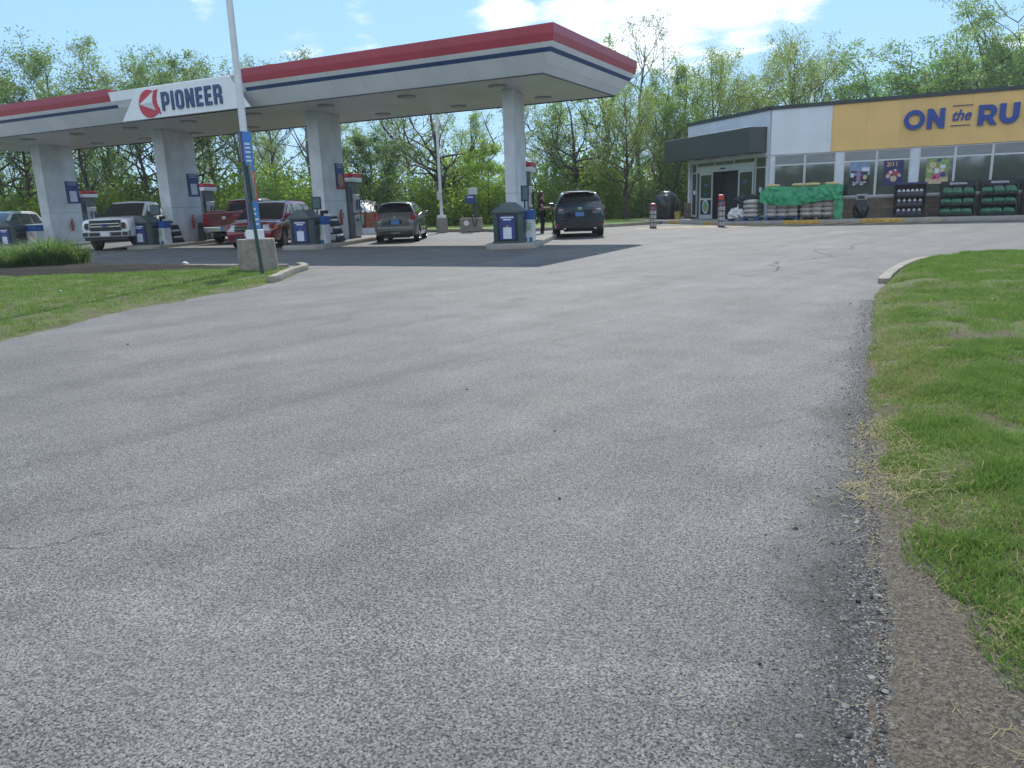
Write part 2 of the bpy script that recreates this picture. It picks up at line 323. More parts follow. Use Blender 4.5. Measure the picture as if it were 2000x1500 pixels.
def soil_mat(name, c1, c2, c3, sc=26, bump=0.6, speck=0.45):
    m, n, l, b = nt(name); MATS[name] = m; g = n.new('ShaderNodeNewGeometry')
    t = n.new('ShaderNodeTexNoise'); t.inputs['Scale'].default_value = sc; t.inputs['Detail'].default_value = 8; t.inputs['Roughness'].default_value = 0.7; l.new(g.outputs['Position'], t.inputs['Vector'])
    v = n.new('ShaderNodeTexVoronoi'); v.inputs['Scale'].default_value = sc * 3.0; l.new(g.outputs['Position'], v.inputs['Vector'])
    t2 = n.new('ShaderNodeTexNoise'); t2.inputs['Scale'].default_value = sc * 0.08; t2.inputs['Detail'].default_value = 5; l.new(g.outputs['Position'], t2.inputs['Vector'])
    cr = n.new('ShaderNodeValToRGB'); cr.color_ramp.elements[0].color = (*c1, 1); cr.color_ramp.elements[1].color = (*c2, 1); cr.color_ramp.elements[0].position = 0.33; cr.color_ramp.elements[1].position = 0.66; l.new(t.outputs['Fac'], cr.inputs[0])
    mr = n.new('ShaderNodeMapRange'); mr.inputs['From Min'].default_value = 0.42; mr.inputs['From Max'].default_value = 0.6; l.new(t2.outputs['Fac'], mr.inputs['Value'])
    mx = n.new('ShaderNodeMixRGB'); mx.inputs[2].default_value = (*c3, 1); l.new(mr.outputs[0], mx.inputs[0]); l.new(cr.outputs[0], mx.inputs[1])
    sp = n.new('ShaderNodeSeparateColor'); l.new(v.outputs['Color'], sp.inputs[0])
    mm = n.new('ShaderNodeMapRange'); mm.inputs['To Min'].default_value = 1 - speck; mm.inputs['To Max'].default_value = 1 + speck; l.new(sp.outputs[0], mm.inputs['Value'])
    sc_ = n.new('ShaderNodeVectorMath'); sc_.operation = 'SCALE'; l.new(mx.outputs[0], sc_.inputs[0]); l.new(mm.outputs[0], sc_.inputs['Scale']); l.new(sc_.outputs[0], b.inputs['Base Color'])
    b.inputs['Roughness'].default_value = 0.9; b.inputs['Specular IOR Level'].default_value = 0.2
    bp = n.new('ShaderNodeBump'); bp.inputs['Strength'].default_value = bump; bp.inputs['Distance'].default_value = 0.02; l.new(t.outputs['Fac'], bp.inputs['Height']); l.new(bp.outputs[0], b.inputs['Normal'])
    return m
def leaf_mat(name, c_a, c_b, trans=0.55, rough=0.5):
    """leaf or blade: colour runs from c_a to c_b with the mesh's own per-leaf tint; light passes through"""
    m, n, l, b = nt(name); MATS[name] = m
    a = n.new('ShaderNodeAttribute'); a.attribute_name = 'tint'
    mx = n.new('ShaderNodeMixRGB'); mx.inputs[1].default_value = (*c_a, 1); mx.inputs[2].default_value = (*c_b, 1); l.new(a.outputs['Fac'], mx.inputs[0])
    l.new(mx.outputs[0], b.inputs['Base Color']); b.inputs['Roughness'].default_value = rough; b.inputs['Specular IOR Level'].default_value = 0.25
    t = n.new('ShaderNodeBsdfTranslucent'); s = n.new('ShaderNodeVectorMath'); s.operation = 'MULTIPLY'; s.inputs[1].default_value = (1.32, 1.45, 0.90); l.new(mx.outputs[0], s.inputs[0]); l.new(s.outputs[0], t.inputs['Color'])
    k = n.new('ShaderNodeMixShader'); k.inputs[0].default_value = trans; l.new(b.outputs[0], k.inputs[1]); l.new(t.outputs[0], k.inputs[2]); l.new(k.outputs[0], n['Material Output'].inputs[0])
    return m
def grass_mat(name):
    """blades: tint 0 lush, 0.5 pale green, 1 straw"""
    m, n, l, b = nt(name); MATS[name] = m
    a = n.new('ShaderNodeAttribute'); a.attribute_name = 'tint'
    cr = n.new('ShaderNodeValToRGB'); e = cr.color_ramp.elements; e[0].color = (0.108, 0.200, 0.034, 1); e[1].color = (0.42, 0.34, 0.18, 1); e[1].position = 1.0
    k = e.new(0.45); k.color = (0.205, 0.310, 0.070, 1); k = e.new(0.68); k.color = (0.290, 0.290, 0.115, 1); l.new(a.outputs['Fac'], cr.inputs[0])
    l.new(cr.outputs[0], b.inputs['Base Color']); b.inputs['Roughness'].default_value = 0.6; b.inputs['Specular IOR Level'].default_value = 0.2
    t = n.new('ShaderNodeBsdfTranslucent'); l.new(cr.outputs[0], t.inputs['Color'])
    s = n.new('ShaderNodeMixShader'); s.inputs[0].default_value = 0.4; l.new(b.outputs[0], s.inputs[1]); l.new(t.outputs[0], s.inputs[2]); l.new(s.outputs[0], n['Material Output'].inputs[0])
    return m
asphalt_mat()
soil_mat('turf_soil', (0.058, 0.052, 0.028), (0.135, 0.120, 0.065), (0.095, 0.125, 0.036), 42, 0.8, 0.12)
soil_mat('far_turf', (0.095, 0.150, 0.028), (0.170, 0.225, 0.050), (0.130, 0.190, 0.040), 6, 0.3, 0.2)
soil_mat('dirt', (0.068, 0.060, 0.050), (0.210, 0.178, 0.140), (0.145, 0.120, 0.092), 60, 1.0, 0.5)
soil_mat('mulch', (0.006, 0.005, 0.004), (0.034, 0.026, 0.019), (0.016, 0.013, 0.010), 24, 1.0)
soil_mat('concrete', (0.27, 0.25, 0.22), (0.40, 0.37, 0.33), (0.33, 0.31, 0.28), 4, 0.15, 0.06)
soil_mat('worn_concrete', (0.19, 0.168, 0.142), (0.33, 0.295, 0.25), (0.26, 0.232, 0.195), 5, 0.3, 0.10)
soil_mat('pavement', (0.20, 0.195, 0.185), (0.30, 0.29, 0.275), (0.25, 0.245, 0.235), 5, 0.15, 0.08)
grass_mat('grass_blade')

def sheet(name, pts, z, mat, kind='structure'):
    b = MB(); b.add([(x, y, z) for x, y in pts], [tuple(range(len(pts)))]); o = b.build(name, mat); return tag(o, kind=kind)
sheet('ground', [(-900, -500), (900, -500), (900, 1200), (-900, 1200)], -0.06, MATS['far_turf'])
sheet('road', [(-75, -14), (40, -14), (40, 44), (-9.2, 46), (-75, 40)], 0.0, MATS['asphalt'])

def sdf(poly, X, Y):
    """signed distance to a polygon, positive inside"""
    d = np.full(X.shape, 1e9); ins = np.zeros(X.shape, bool); n = len(poly)
    for i in range(n):
        ax, ay = poly[i]; bx, by = poly[(i + 1) % n]; ex, ey = bx - ax, by - ay
        t = np.clip(((X - ax) * ex + (Y - ay) * ey) / (ex * ex + ey * ey + 1e-12), 0, 1)
        d = np.minimum(d, np.hypot(X - ax - t * ex, Y - ay - t * ey))
        c = ((ay > Y) != (by > Y)) & (X < ex * (Y - ay) / (ey + 1e-12) + ax); ins ^= c
    return np.where(ins, d, -d)
def mound(name, poly, step, hfun, mat, kind='structure', margin=0.3):
    P = np.array(poly); x0, y0 = P.min(0) - margin; x1, y1 = P.max(0) + margin
    nx, ny = int((x1 - x0) / step) + 1, int((y1 - y0) / step) + 1
    X, Y = np.meshgrid(x0 + np.arange(nx) * step, y0 + np.arange(ny) * step, indexing='ij'); D = sdf(poly, X, Y); Z = hfun(X, Y, D)
    idx = np.arange(nx * ny).reshape(nx, ny); q = np.stack([idx[:-1, :-1], idx[1:, :-1], idx[1:, 1:], idx[:-1, 1:]], -1).reshape(-1, 4)
    keep = D.ravel()[q].max(1) > -margin; q = q[keep]
    u, inv = np.unique(q, return_inverse=True); V = np.stack([X.ravel(), Y.ravel(), Z.ravel()], -1)[u]
    o = np_mesh(name, V, inv.reshape(-1, 4), mat, smooth=True); return tag(o, kind=kind)
VR = [(60, 17.2), (1.99, 17.02), (1.17, 17.0), (0.50, 16.35), (0.14, 15.2), (-0.06, 13.6), (-0.16, 12.0), (-0.20, 11.2), (-0.25, 10.8), (-0.27, 9.63), (-0.21, 7.84), (-0.2, 6.01), (-0.15, 4.97), (-0.03, 4.0), (0.05, 3.33), (0.13, 2.82), (0.24, 2.56), (0.34, 2.3), (0.5, 1.9), (0.9, 1.2), (1.6, 0.2), (2.6, -3), (3.2, -9), (60, -9)]
VL = [(-8.2, 3.2), (-9.0, 4.93), (-9.85, 7.26), (-10.12, 8.86), (-10.3, 10.2), (-10.7, 11.2), (-11.35, 12.2), (-11.75, 12.85), (-12.05, 13.4), (-12.9, 13.85), (-16.27, 13.6), (-19.35, 13.4), (-23.1, 13.0), (-60, 9.5), (-60, 3), (-30, -3), (-12, -2)]
def edge_noise(X, Y, D, a=0.16): return D + (fbm(X * 1.7, Y * 1.7) - 0.5) * a * 2 + (fbm(X * 7, Y * 7) - 0.5) * a * 0.7
def h_right(X, Y, D):
    E_ = edge_noise(X, Y, D, 0.13); return np.clip(E_ / 0.35, -1, 1) * 0.035 + np.clip(D / 0.45, 0, 1) * 0.05 + np.clip((D + 0.06) / 0.08, 0, 1) * np.clip((Y - 10.7) / 0.5, 0, 1) * 0.05 + np.clip((D - 0.3) / 3.0, 0, 1) * 0.05 + (fbm(X * 2.3, Y * 2.3) - 0.5) * 0.05 * np.clip(D / 0.5, 0, 1)
def h_left(X, Y, D):
    E_ = edge_noise(X, Y, D, 0.14); return np.clip(E_ / 0.4, -1, 1) * 0.04 + np.clip((D - 0.3) / 3.0, 0, 1) * 0.06 + (fbm(X * 1.9, Y * 1.9) - 0.5) * 0.05 * np.clip(D / 0.5, 0, 1)
VRn = [p if p[0] < 50 else (9.0, p[1]) for p in VR]; VLn = [p if p[0] > -50 else (-34.0, p[1]) for p in VL]
mound('verge_ground', VRn, 0.07, h_right, MATS['turf_soil'])
mound('verge_ground', VLn, 0.12, h_left, MATS['turf_soil'])
SH = [(-0.24, 6.6), (-0.16, 5.0), (-0.05, 3.3), (0.01, 2.44), (0.04, 1.7), (0.06, 0.6), (0.1, -3), (4, -3), (2.4, 0.5), (0.9, 2.2), (0.5, 3.0), (0.3, 4.0), (0.1, 5.2), (0.0, 6.4)]
mound('dirt_shoulder', SH, 0.035, lambda X, Y, D: np.clip((edge_noise(X, Y, D, 0.05) + (fbm(X * 22, Y * 22) - 0.5) * 0.05) / 0.06, -1, 1) * 0.012 + (fbm(X * 6, Y * 6) - 0.5) * 0.02 * np.clip(D / 0.2, 0, 1), MATS['dirt'], margin=0.1)
MU = [(-23.5, 11.6), (-19.6, 10.15), (-17.6, 10.1), (-16.7, 10.7), (-15.7, 11.75), (-14.7, 12.6), (-14.0, 13.15), (-15.6, 13.2), (-17.3, 13.25), (-20, 13.1), (-23.5, 12.7)]
mound('mulch_bed', MU, 0.1, lambda X, Y, D: 0.075 + np.clip(edge_noise(X, Y, D, 0.12) / 0.7, -1, 1) * 0.13 + (fbm(X * 5, Y * 5) - 0.5) * 0.06, MATS['mulch'])

def blades(name, poly, bounds, n, hmin, hmax, wid, hf, seed, straw=0.5, keepf=None, label=None):
    rs = np.random.RandomState(seed); X = rs.uniform(bounds[0], bounds[2], n); Y = rs.uniform(bounds[1], bounds[3], n); D = sdf(poly, X, Y); E_ = edge_noise(X, Y, D, 0.13)
    patch = fbm(X * 0.9 + 11, Y * 0.9 + 4); clump = fbm(X * 4.0 + 2, Y * 4.0 + 8)
    keep = (E_ > 0.0) & (rs.rand(n) < np.clip(0.45 + E_ / 0.3, 0, 1) * np.clip(0.30 + 1.9 * (clump - 0.30), 0.06, 1) * np.clip((0.79 - fbm(X * 1.3 + 31, Y * 0.8 + 17)) * 14, 0.05, 1))
    if keepf is not None: keep &= keepf(X, Y)
    X, Y, D, E_, patch, clump = (a[keep] for a in (X, Y, D, E_, patch, clump)); n = len(X); dist = np.hypot(X, Y)
    Z = hf(X, Y, D) - 0.004
    dry = np.clip((patch - 0.50) * 3.0 + (0.34 - E_) * 2.2 + (fbm(X * 0.5 + 3, Y * 1.6) - 0.5) * 2.4 + straw - 0.5, 0, 1)
    tint = np.clip(0.08 + rs.rand(n) * 0.42 + np.where(rs.rand(n) < dry * 0.8, 0.25 + rs.rand(n) * 0.5, 0) + (clump - 0.5) * -0.35, 0, 1)
    h = (hmin + (hmax - hmin) * rs.rand(n) ** 1.4) * np.clip(0.55 + 1.0 * (clump - 0.2), 0.4, 1.25) * np.where(tint > 0.7, 0.75, 1.0)
    w = wid * (0.7 + 0.6 * rs.rand(n)) * np.maximum(1.0, dist / 5.0) ** 0.75; a = rs.uniform(0, 2 * np.pi, n); lean = h * (0.25 + 0.9 * rs.rand(n)) * np.where(tint > 0.7, 1.7, 1.0); b = a + rs.uniform(-2.2, 2.2, n)
    ca, sa = np.cos(a) * w / 2, np.sin(a) * w / 2; lx, ly = np.cos(b) * lean, np.sin(b) * lean; o = np.zeros(n)
    V = np.stack([np.stack([X - ca, Y - sa, Z], -1), np.stack([X + ca, Y + sa, Z], -1), np.stack([X + ca * .8 + lx * .35, Y + sa * .8 + ly * .35, Z + h * .62], -1), np.stack([X - ca * .8 + lx * .35, Y - sa * .8 + ly * .35, Z + h * .62], -1), np.stack([X + lx, Y + ly, Z + h * np.where(tint > .7, .72, 1.0)], -1)], 1)
    base = np.arange(n)[:, None] * 5; F = np.concatenate([base + [0, 1, 2], base + [0, 2, 3], base + [3, 2, 4]], 0)
    ob = np_mesh(name, V.reshape(-1, 3), F, MATS['grass_blade'], attr=np.repeat(tint, 5)); return tag(ob, label=label, kind='stuff')
wedge = lambda X, Y: X < 0.135 * Y + 1.0
blades('grass', VRn, (-0.6, 1.0, 3.0, 7.0), 520000, 0.022, 0.060, 0.0042, h_right, 1, 0.50, wedge, 'short patchy green lawn beside the dirt shoulder at right')
blades('grass', VRn, (-0.7, 6.9, 4.0, 17.2), 300000, 0.025, 0.06, 0.0036, h_right, 2, 0.52, wedge, 'short sunlit lawn running back to the curved kerb at right')
blades('grass', VLn, (-30, 3.2, -8.0, 14.0), 330000, 0.025, 0.06, 0.0042, h_left, 3, 0.28, lambda X, Y: sdf(MU, X, Y) < 0.05 + 0.3 * (fbm(X * 3, Y * 3) - 0.5), 'mown lawn around the planting bed and concrete lamp base at left')

# dry straw lying along the ragged edge of the right verge
def straw(name, n, seed, label):
    rs = np.random.RandomState(seed); X = rs.uniform(-0.45, 1.6, n); Y = rs.uniform(1.2, 5.6, n); D = sdf(VRn, X, Y); E_ = edge_noise(X, Y, D, 0.13)
    k = (rs.rand(n) < np.exp(-((E_ - np.where(Y < 3.6, .0, .03)) / np.where(Y < 3.6, .14, .10)) ** 2) * (Y < 4.7) * np.clip((fbm(X * 2.2 + 5, Y * 2.2) - 0.36) * 5, 0.03, 1)) | (rs.rand(n) < 0.004); X, Y, D = X[k], Y[k], D[k]; n = len(X); a = rs.uniform(0, 6.28, n); L = rs.uniform(0.025, 0.10, n); w = 0.0010 * (0.7 + Y / 5)
    Z = np.maximum(h_right(X, Y, D), 0.004) + rs.uniform(0.004, 0.03, n) * np.clip(E_[k] / .2 + .3, .15, 1); dx, dy = np.cos(a) * L / 2, np.sin(a) * L / 2; nx, ny = -np.sin(a) * w, np.cos(a) * w; up = rs.uniform(-0.006, 0.02, n); bow = rs.normal(0, .22, n) * L
    P = lambda f, s: np.stack([X + dx * f + nx * s - np.sin(a) * bow * (1 - f * f), Y + dy * f + ny * s + np.cos(a) * bow * (1 - f * f), Z + np.maximum(up * f, -Z + .006)], -1)
    V = np.stack([P(-1, -1), P(-1, 1), P(0, 1), P(0, -1), P(1, 1), P(1, -1)], 1).reshape(-1, 3); b_ = np.arange(n)[:, None] * 6; F = np.concatenate([b_ + [0, 3, 2, 1], b_ + [3, 5, 4, 2]])
    return tag(np_mesh(name, V, F, MATS['grass_blade'], attr=np.repeat(rs.uniform(.78, 1.0, n), 6)), label=label, kind='stuff')
straw('dry_straw', 42000, 41, 'dry pale straw along the edge of the right lawn')
# loose grit: small broken stones along the crumbling asphalt edge and over the dirt
GRITM = leaf_mat('grit_stone', (.030, .030, .032), (.26, .25, .235), 0.0, .85)
def grit(name, n, seed, label):
    rs = np.random.RandomState(seed); Y = 1.3 + 9.0 * rs.rand(n) ** 1.7; edge = np.interp(Y, [1.3, 2.44, 3.3, 5.0, 6.6, 10.5], [.04, .01, -.05, -.16, -.24, -.30]); X = edge + np.where(rs.rand(n) < .36, rs.normal(-.02, .055, n), rs.normal(.28, .30, n)); D = sdf(VRn, X, Y); k = D < .05; X, Y, D = X[k], Y[k], D[k]; n = len(X)
    s = rs.uniform(.0014, .0042, n) * np.where(X > edge[k] + .12, .75, 1.0) * (1 + 1.4 * (rs.rand(n) < .02)); t_ = np.where(X > edge[k] + .10, .75, 1.0) * rs.rand(n) ** 2.0
    base = np.array([[1, 0, -.2], [.3, .95, -.2], [-.8, .6, -.2], [-.8, -.6, -.2], [.3, -.95, -.2], [.1, .05, .9]]); V = base[None] * (1 + rs.normal(0, .22, (n, 6, 3))) * s[:, None, None] * np.array([1.25, 1, .8]); a = rs.uniform(0, 6.28, n); c, s_2 = np.cos(a)[:, None], np.sin(a)[:, None]
    V = np.stack([V[..., 0] * c - V[..., 1] * s_2 + X[:, None], V[..., 0] * s_2 + V[..., 1] * c + Y[:, None], V[..., 2] + (np.maximum(0, np.where(X > edge[k], .008, 0)) + s * .3)[:, None]], -1); b_ = np.arange(n)[:, None] * 6; F = np.concatenate([b_ + [i, (i + 1) % 5, 5] for i in range(5)]); return tag(np_mesh(name, V.reshape(-1, 3), F, GRITM, attr=np.repeat(t_, 6)), label=label, kind='stuff')
grit('gravel', 52000, 51, 'loose grit along the crumbling right edge of the drive')
# cracks in the drive: ragged dark seams a few millimetres wide
SEAMK = M('crack_dark', (.028, .027, .027), .9)
def crack(pts, w, seed):
    rs = random.Random(seed); p = [Vector((x, y, 0)) for x, y in pts]
    for lv in range(5):
        q = [p[0]]
        for a, c in zip(p[:-1], p[1:]): d = (c - a); m = (a + c) / 2 + Vector((-d.y, d.x, 0)) * rs.uniform(-.22, .22); q += [m, c]
        p = q
    vs, fs = [], []; n = len(p)
    for i, c in enumerate(p):
        d = (p[min(i + 1, n - 1)] - p[max(i - 1, 0)]).normalized(); ww = w * rs.uniform(.15, 1.0) * min(1, (n - 1 - i) / 20, (i + 1) / 10); vs += [(c.x - d.y * ww, c.y + d.x * ww, .0035), (c.x + d.y * ww, c.y - d.x * ww, .0035)]
    fs = [(2 * i, 2 * i + 1, 2 * i + 3, 2 * i + 2) for i in range(n - 1)]; b = MB(); b.add(vs, fs); return tag(b.build('asphalt_crack', SEAMK), kind='structure')
for i, (pts, w) in enumerate([([(-3.3, 1.36), (-3.0, 1.75), (-2.62, 2.19)], .0025), ([(-2.2, 13.6), (-1.99, 14.41), (-1.62, 16.75), (-1.2, 20.77), (-.6, 24)], .018), ([(-5.4, 13.3), (-3.8, 12.6), (-2.6, 13.4), (-1.4, 13.1)], .008), ([(-6.0, 17.2), (-3.4, 18.0), (-1.7, 17.3)], .012), ([(-7.6, 8.2), (-6.6, 9.4), (-6.0, 11.8)], .008)]): crack(pts, w, i)
# far lawn behind the forecourt, with its kerb
FL = [(-75, 27.0), (-45, 32.5), (-30, 35.0), (-22.4, 34.6), (-21.8, 33.75), (-18.6, 33.55), (-17.0, 32.35), (-16.0, 32.5), (-15.2, 33.3), (-13.0, 36.5), (-11.3, 40.2), (-10.9, 44.0), (-11.2, 52), (4, 58), (40, 60), (70, 110), (-120, 90)]
b = MB(); b.prism(FL, -0.05, 0.13); tag(b.build('lawn_ground', MATS['far_turf']), kind='structure')
def strip(path, w, z0, z1, mat, name, wander=0.0, seed=0):
    rs = random.Random(seed); b = MB(); n = len(path); L = []; Rr = []
    for i, p in enumerate(path):
        a = Vector(path[max(i - 1, 0)]); c = Vector(path[min(i + 1, n - 1)]); d = (c - a).normalized(); nx, ny = -d.y, d.x
        j = rs.uniform(-wander, wander); L.append((p[0] + nx * (w / 2 + j), p[1] + ny * (w / 2 + j))); Rr.append((p[0] - nx * (w / 2 + j), p[1] - ny * (w / 2 + j)))
    vs = []
    for (lx, ly), (rx, ry) in zip(L, Rr): vs += [(lx, ly, z0), (lx, ly, z1), (rx, ry, z1), (rx, ry, z0)]
    fs = []
    for i in range(n - 1):
        for k in range(4): fs.append((i * 4 + k, i * 4 + (k + 1) % 4, (i + 1) * 4 + (k + 1) % 4, (i + 1) * 4 + k))
    fs += [(0, 1, 2, 3), ((n - 1) * 4 + 3, (n - 1) * 4 + 2, (n - 1) * 4 + 1, (n - 1) * 4)]
    b.add(vs, fs); return b.build(name, mat, bevel=0.018, smooth=True)
def smooth_path(p, k=3):
    for _ in range(k):
        q = [p[0]]
        for a, c in zip(p[:-1], p[1:]): q += [(a[0] * .75 + c[0] * .25, a[1] * .75 + c[1] * .25), (a[0] * .25 + c[0] * .75, a[1] * .25 + c[1] * .75)]
        p = q + [p[-1]]
    return p
tag(strip(smooth_path([(p[0], p[1]) for p in FL[2:12]], 2), 0.16, -0.05, 0.15, MATS['worn_concrete'], 'kerb', 0.004), kind='structure')
tag(strip(smooth_path([(-10.62, 10.85), (-10.85, 11.25), (-11.35, 12.0), (-11.78, 12.75), (-12.05, 13.45), (-12.75, 13.98)], 3), 0.16, -0.05, 0.12, MATS['worn_concrete'], 'kerb', 0.012, 3), kind='structure')
tag(strip(smooth_path([(-0.235, 12.2), (-0.20, 12.9), (-0.14, 13.7), (0.0, 14.8), (0.18, 15.7), (0.40, 16.35)], 3), 0.15, -0.05, 0.072, MATS['worn_concrete'], 'kerb', 0.006, 4), kind='structure')
tag(strip(smooth_path([(-13.2, 14.05), (-16.27, 13.85), (-19.35, 13.65), (-23.1, 13.25), (-40, 11.6)], 1), 0.14, -0.05, 0.07, MATS['worn_concrete'], 'kerb', 0.004, 5), kind='structure')

# store pavement and its kerb, yellow sections, hatch marks
PV = [(-14.2, 43.2), (-12.4, 41.0), (-9.0, 37.6), (-7.6, 36.55), (-6.4, 36.3), (12, 36.3), (12, 40), (-5.8, 40), (-11.0, 45.2)]
b = MB(); b.prism(PV, -0.05, 0.146); tag(b.build('pavement', MATS['pavement'], bevel=0.02), kind='structure')
tag(strip([(x, y) for x, y in PV[:6]], 0.16, -0.04, 0.155, MATS['concrete'], 'kerb'), kind='structure')
M('yellow_paint', (0.52, 0.33, 0.07), 0.7, var=0.35, scale=6)
def painted(name, polys, z, mat): 
    b = MB()
    for p in polys: b.add([(x, y, z) for x, y in p], [tuple(range(len(p)))])
    return tag(b.build(name, mat), kind='structure')
def on_kerb(a, c, w=0.19): return strip([a, c], w, -0.035, 0.161, MATS['yellow_paint'], 'painted_kerb')
tag(on_kerb((-10.9, 39.5), (-10.15, 38.75)), kind='structure'); tag(on_kerb((-8.55, 37.25), (-8.1, 36.9)), kind='structure')
tag(on_kerb((-4.9, 36.3), (-3.35, 36.3)), kind='structure'); tag(on_kerb((-1.75, 36.3), (-0.15, 36.3)), kind='structure')
hatch = []
for i in range(12):
    x = -10.6 + i * 1.02; y = 34.1 + 0.13 * i; hatch.append([(x - .3, y - .75), (x + .0, y - .75), (x + 1.0, y + 1.3), (x + .7, y + 1.3)])
painted('parking_lines', hatch, 0.004, MATS['yellow_paint'])
# small litter and stones
M('paper', (0.75, 0.75, 0.73), 0.7); M('dark_stone', (0.03, 0.03, 0.032), 0.8)
lit = [(-12.9, 8.2, .09, 'crumpled white paper scrap on the left lawn nearest the drive'), (-14.0, 9.9, .07, 'small white paper scrap on the left lawn below the lamp base'), (-16.2, 13.62, .3, 'flat white cup lid lying on the far edge of the left lawn'), (0.9, 9.8, .05, 'tiny white paper scrap in the grass of the right verge')]
for x, y, s, lb in lit:
    b = MB(); rs = random.Random(int(x * 100)); z = 0.1
    b.add([(x - s * .5, y, z), (x, y - s * .25, z + s * .15), (x + s * .5, y + s * .05, z), (x, y + s * .3, z + s * .1), (x + s * .1, y, z + s * .22)], [(0, 1, 4), (1, 2, 4), (2, 3, 4), (3, 0, 4), (0, 3, 2, 1)]); tag(b.build('paper_scrap', MATS['paper']), lb, 'litter')
b = MB(); rs = random.Random(9)
stones = [(-7.18, 5.19, .04), (-1.74, 3.9, .025), (-1.3, 2.95, .025), (-2.75, 4.62, .03), (-0.05, 2.5, .03), (0.45, 3.1, .05), (0.2, 2.05, .035), (-0.28, 2.02, .02), (-1.18, 2.5, .016), (0.33, 2.0, .02)]
stones = [(x, y, s * .55) for x, y, s in stones]
for x, y, s in stones:
    b.lathe([(s * .3, 0.0), (s * .55, s * .15), (s * .45, s * .4), (s * .1, s * .5)], 7, (x, y, 0.002))
tag(b.build('pebbles', MATS['dark_stone']), 'dark loose pebbles scattered on the asphalt drive', kind='stuff')
# ================================================================== FUEL CANOPY
WHITE = panel_mat('white_cladding', (0.74, 0.765, 0.79), 1.22, 0, 0.4, 0.75)
RED = panel_mat('red_cladding', (0.36, 0.030, 0.056), 3.05, 0, 0.35, 0.7)
NAVY = M('navy_stripe', (0.016, 0.055, 0.16), 0.35, var=0.1)
SOFF = panel_mat('soffit_cladding', (0.63, 0.655, 0.655), 0.30, 0, 0.32, 0.6)
COLW = M('column_cladding', (0.63, 0.665, 0.70), 0.36, var=0.18, scale=1.6)
SEAM = M('dark_seam', (0.10, 0.11, 0.12), 0.7)
SIGNW = M('sign_white', (0.74, 0.76, 0.79), 0.35, var=0.05)
GREY = M('grey_metal', (0.30, 0.31, 0.33), 0.45, var=0.15)
DARK = M('dark_grey', (0.035, 0.042, 0.048), 0.5)
BLACK = M('black_plastic', (0.012, 0.013, 0.015), 0.45)
LETB = M('letter_blue', (0.02, 0.06, 0.17), 0.4, var=0.05)
LOGOR = M('logo_red', (0.50, 0.025, 0.04), 0.4, var=0.05)
LENS = M('lens', (0.55, 0.56, 0.52), 0.25)
CX, CY = -25.0, 23.6
can = thing('fuel_canopy', 'long white pump canopy with red and navy fascia on four broad columns', 'canopy', (CX, CY, 0))
XL, XR, YF, YB = -41.0, -9.3, 20.6, 26.55
PROF = [(0.0, 4.80), (0.40, 5.25), (0.46, 5.36), (0.55, 5.48), (0.59, 5.69), (0.60, 5.92)]
def cmb(): m = MB(); m.T = Matrix.Translation((-CX, -CY, 0)); return m
SX0, SX1 = -26.70, -19.98
def band(mb, i, j, front=None):
    (o0, z0), (o1, z1) = PROF[i], PROF[j]
    c = lambda o, z: [(XL - o, YF - o, z), (XR + o, YF - o, z), (XR + o, YB + o, z), (XL - o, YB + o, z)]
    a, d = c(o0, z0), c(o1, z1)
    for k in (1, 2, 3): mb.add([a[k], a[(k + 1) % 4], d[(k + 1) % 4], d[k]], [(0, 1, 2, 3)])
    segs = front or [(None, None)]
    for x0, x1 in segs:
        l0, l1 = (a[0][0], d[0][0]) if x0 is None else x0; r0, r1 = (a[1][0], d[1][0]) if x1 is None else x1
        mb.add([(l0, YF - o0, z0), (r0, YF - o0, z0), (r1, YF - o1, z1), (l1, YF - o1, z1)], [(0, 1, 2, 3)])
mb = cmb(); band(mb, 0, 1); band(mb, 2, 3)
mb.add([(SX0 + .3, YF - .40, 5.25), (SX1, YF - .40, 5.25), (SX1, YF - .46, 5.36), (SX0 + .28, YF - .46, 5.36)], [(0, 1, 2, 3)])
mb.add([(SX0 + .1, YF - .55, 5.48), (SX1, YF - .55, 5.48), (SX1, YF - .56, 5.80), (SX0, YF - .56, 5.80)], [(0, 1, 2, 3)])
mb.add([(SX0, YF - .56, 5.80), (SX1, YF - .56, 5.80), (SX1, YF + .4, 5.80), (SX0, YF + .4, 5.80)], [(0, 1, 2, 3)])
mb.build('fascia', WHITE, can)
mb = cmb(); band(mb, 1, 2, [(None, (SX0 + .3, SX0 + .28)), ((SX1, SX1), None)]); mb.build('stripe', NAVY, can)
mb = cmb(); rs_ = [(None, (SX0 + .1, SX0)), ((SX1, SX1), None)]; band(mb, 3, 4, rs_); rs_ = [(None, (SX0, SX0)), ((SX1, SX1), None)]; band(mb, 4, 5, rs_)
for (a_, c_) in ((XL - .6, SX0), (SX1, XR + .6)): mb.add([(a_, YF - .6, 5.92), (c_, YF - .6, 5.92), (c_, YF - .35, 5.92), (a_, YF - .35, 5.92)], [(0, 1, 2, 3)])
for xe in (SX0, SX1): mb.add([(xe, YF - .55, 5.48), (xe, YF - .6, 5.92), (xe, YF - .2, 5.92), (xe, YF - .2, 5.48)], [(0, 1, 2, 3)])
mb.build('red_band', RED, can)
mb = cmb(); mb.add([(XL, YF, 4.80), (XR, YF, 4.80), (XR, YB, 4.80), (XL, YB, 4.80)], [(0, 1, 2, 3)]); mb.build('soffit', SOFF, can)
mb = cmb(); mb.span((XL - .3, YF - .3, 5.60), (XR + .3, YB + .3, 5.74)); mb.build('roof_deck', GREY, can)
mb = cmb()
for s in ((XL, YF - .012, XR, YF + .012), (XL, YB - .012, XR, YB + .012)): mb.span((s[0], s[1], 4.76), (s[2], s[3], 4.798))
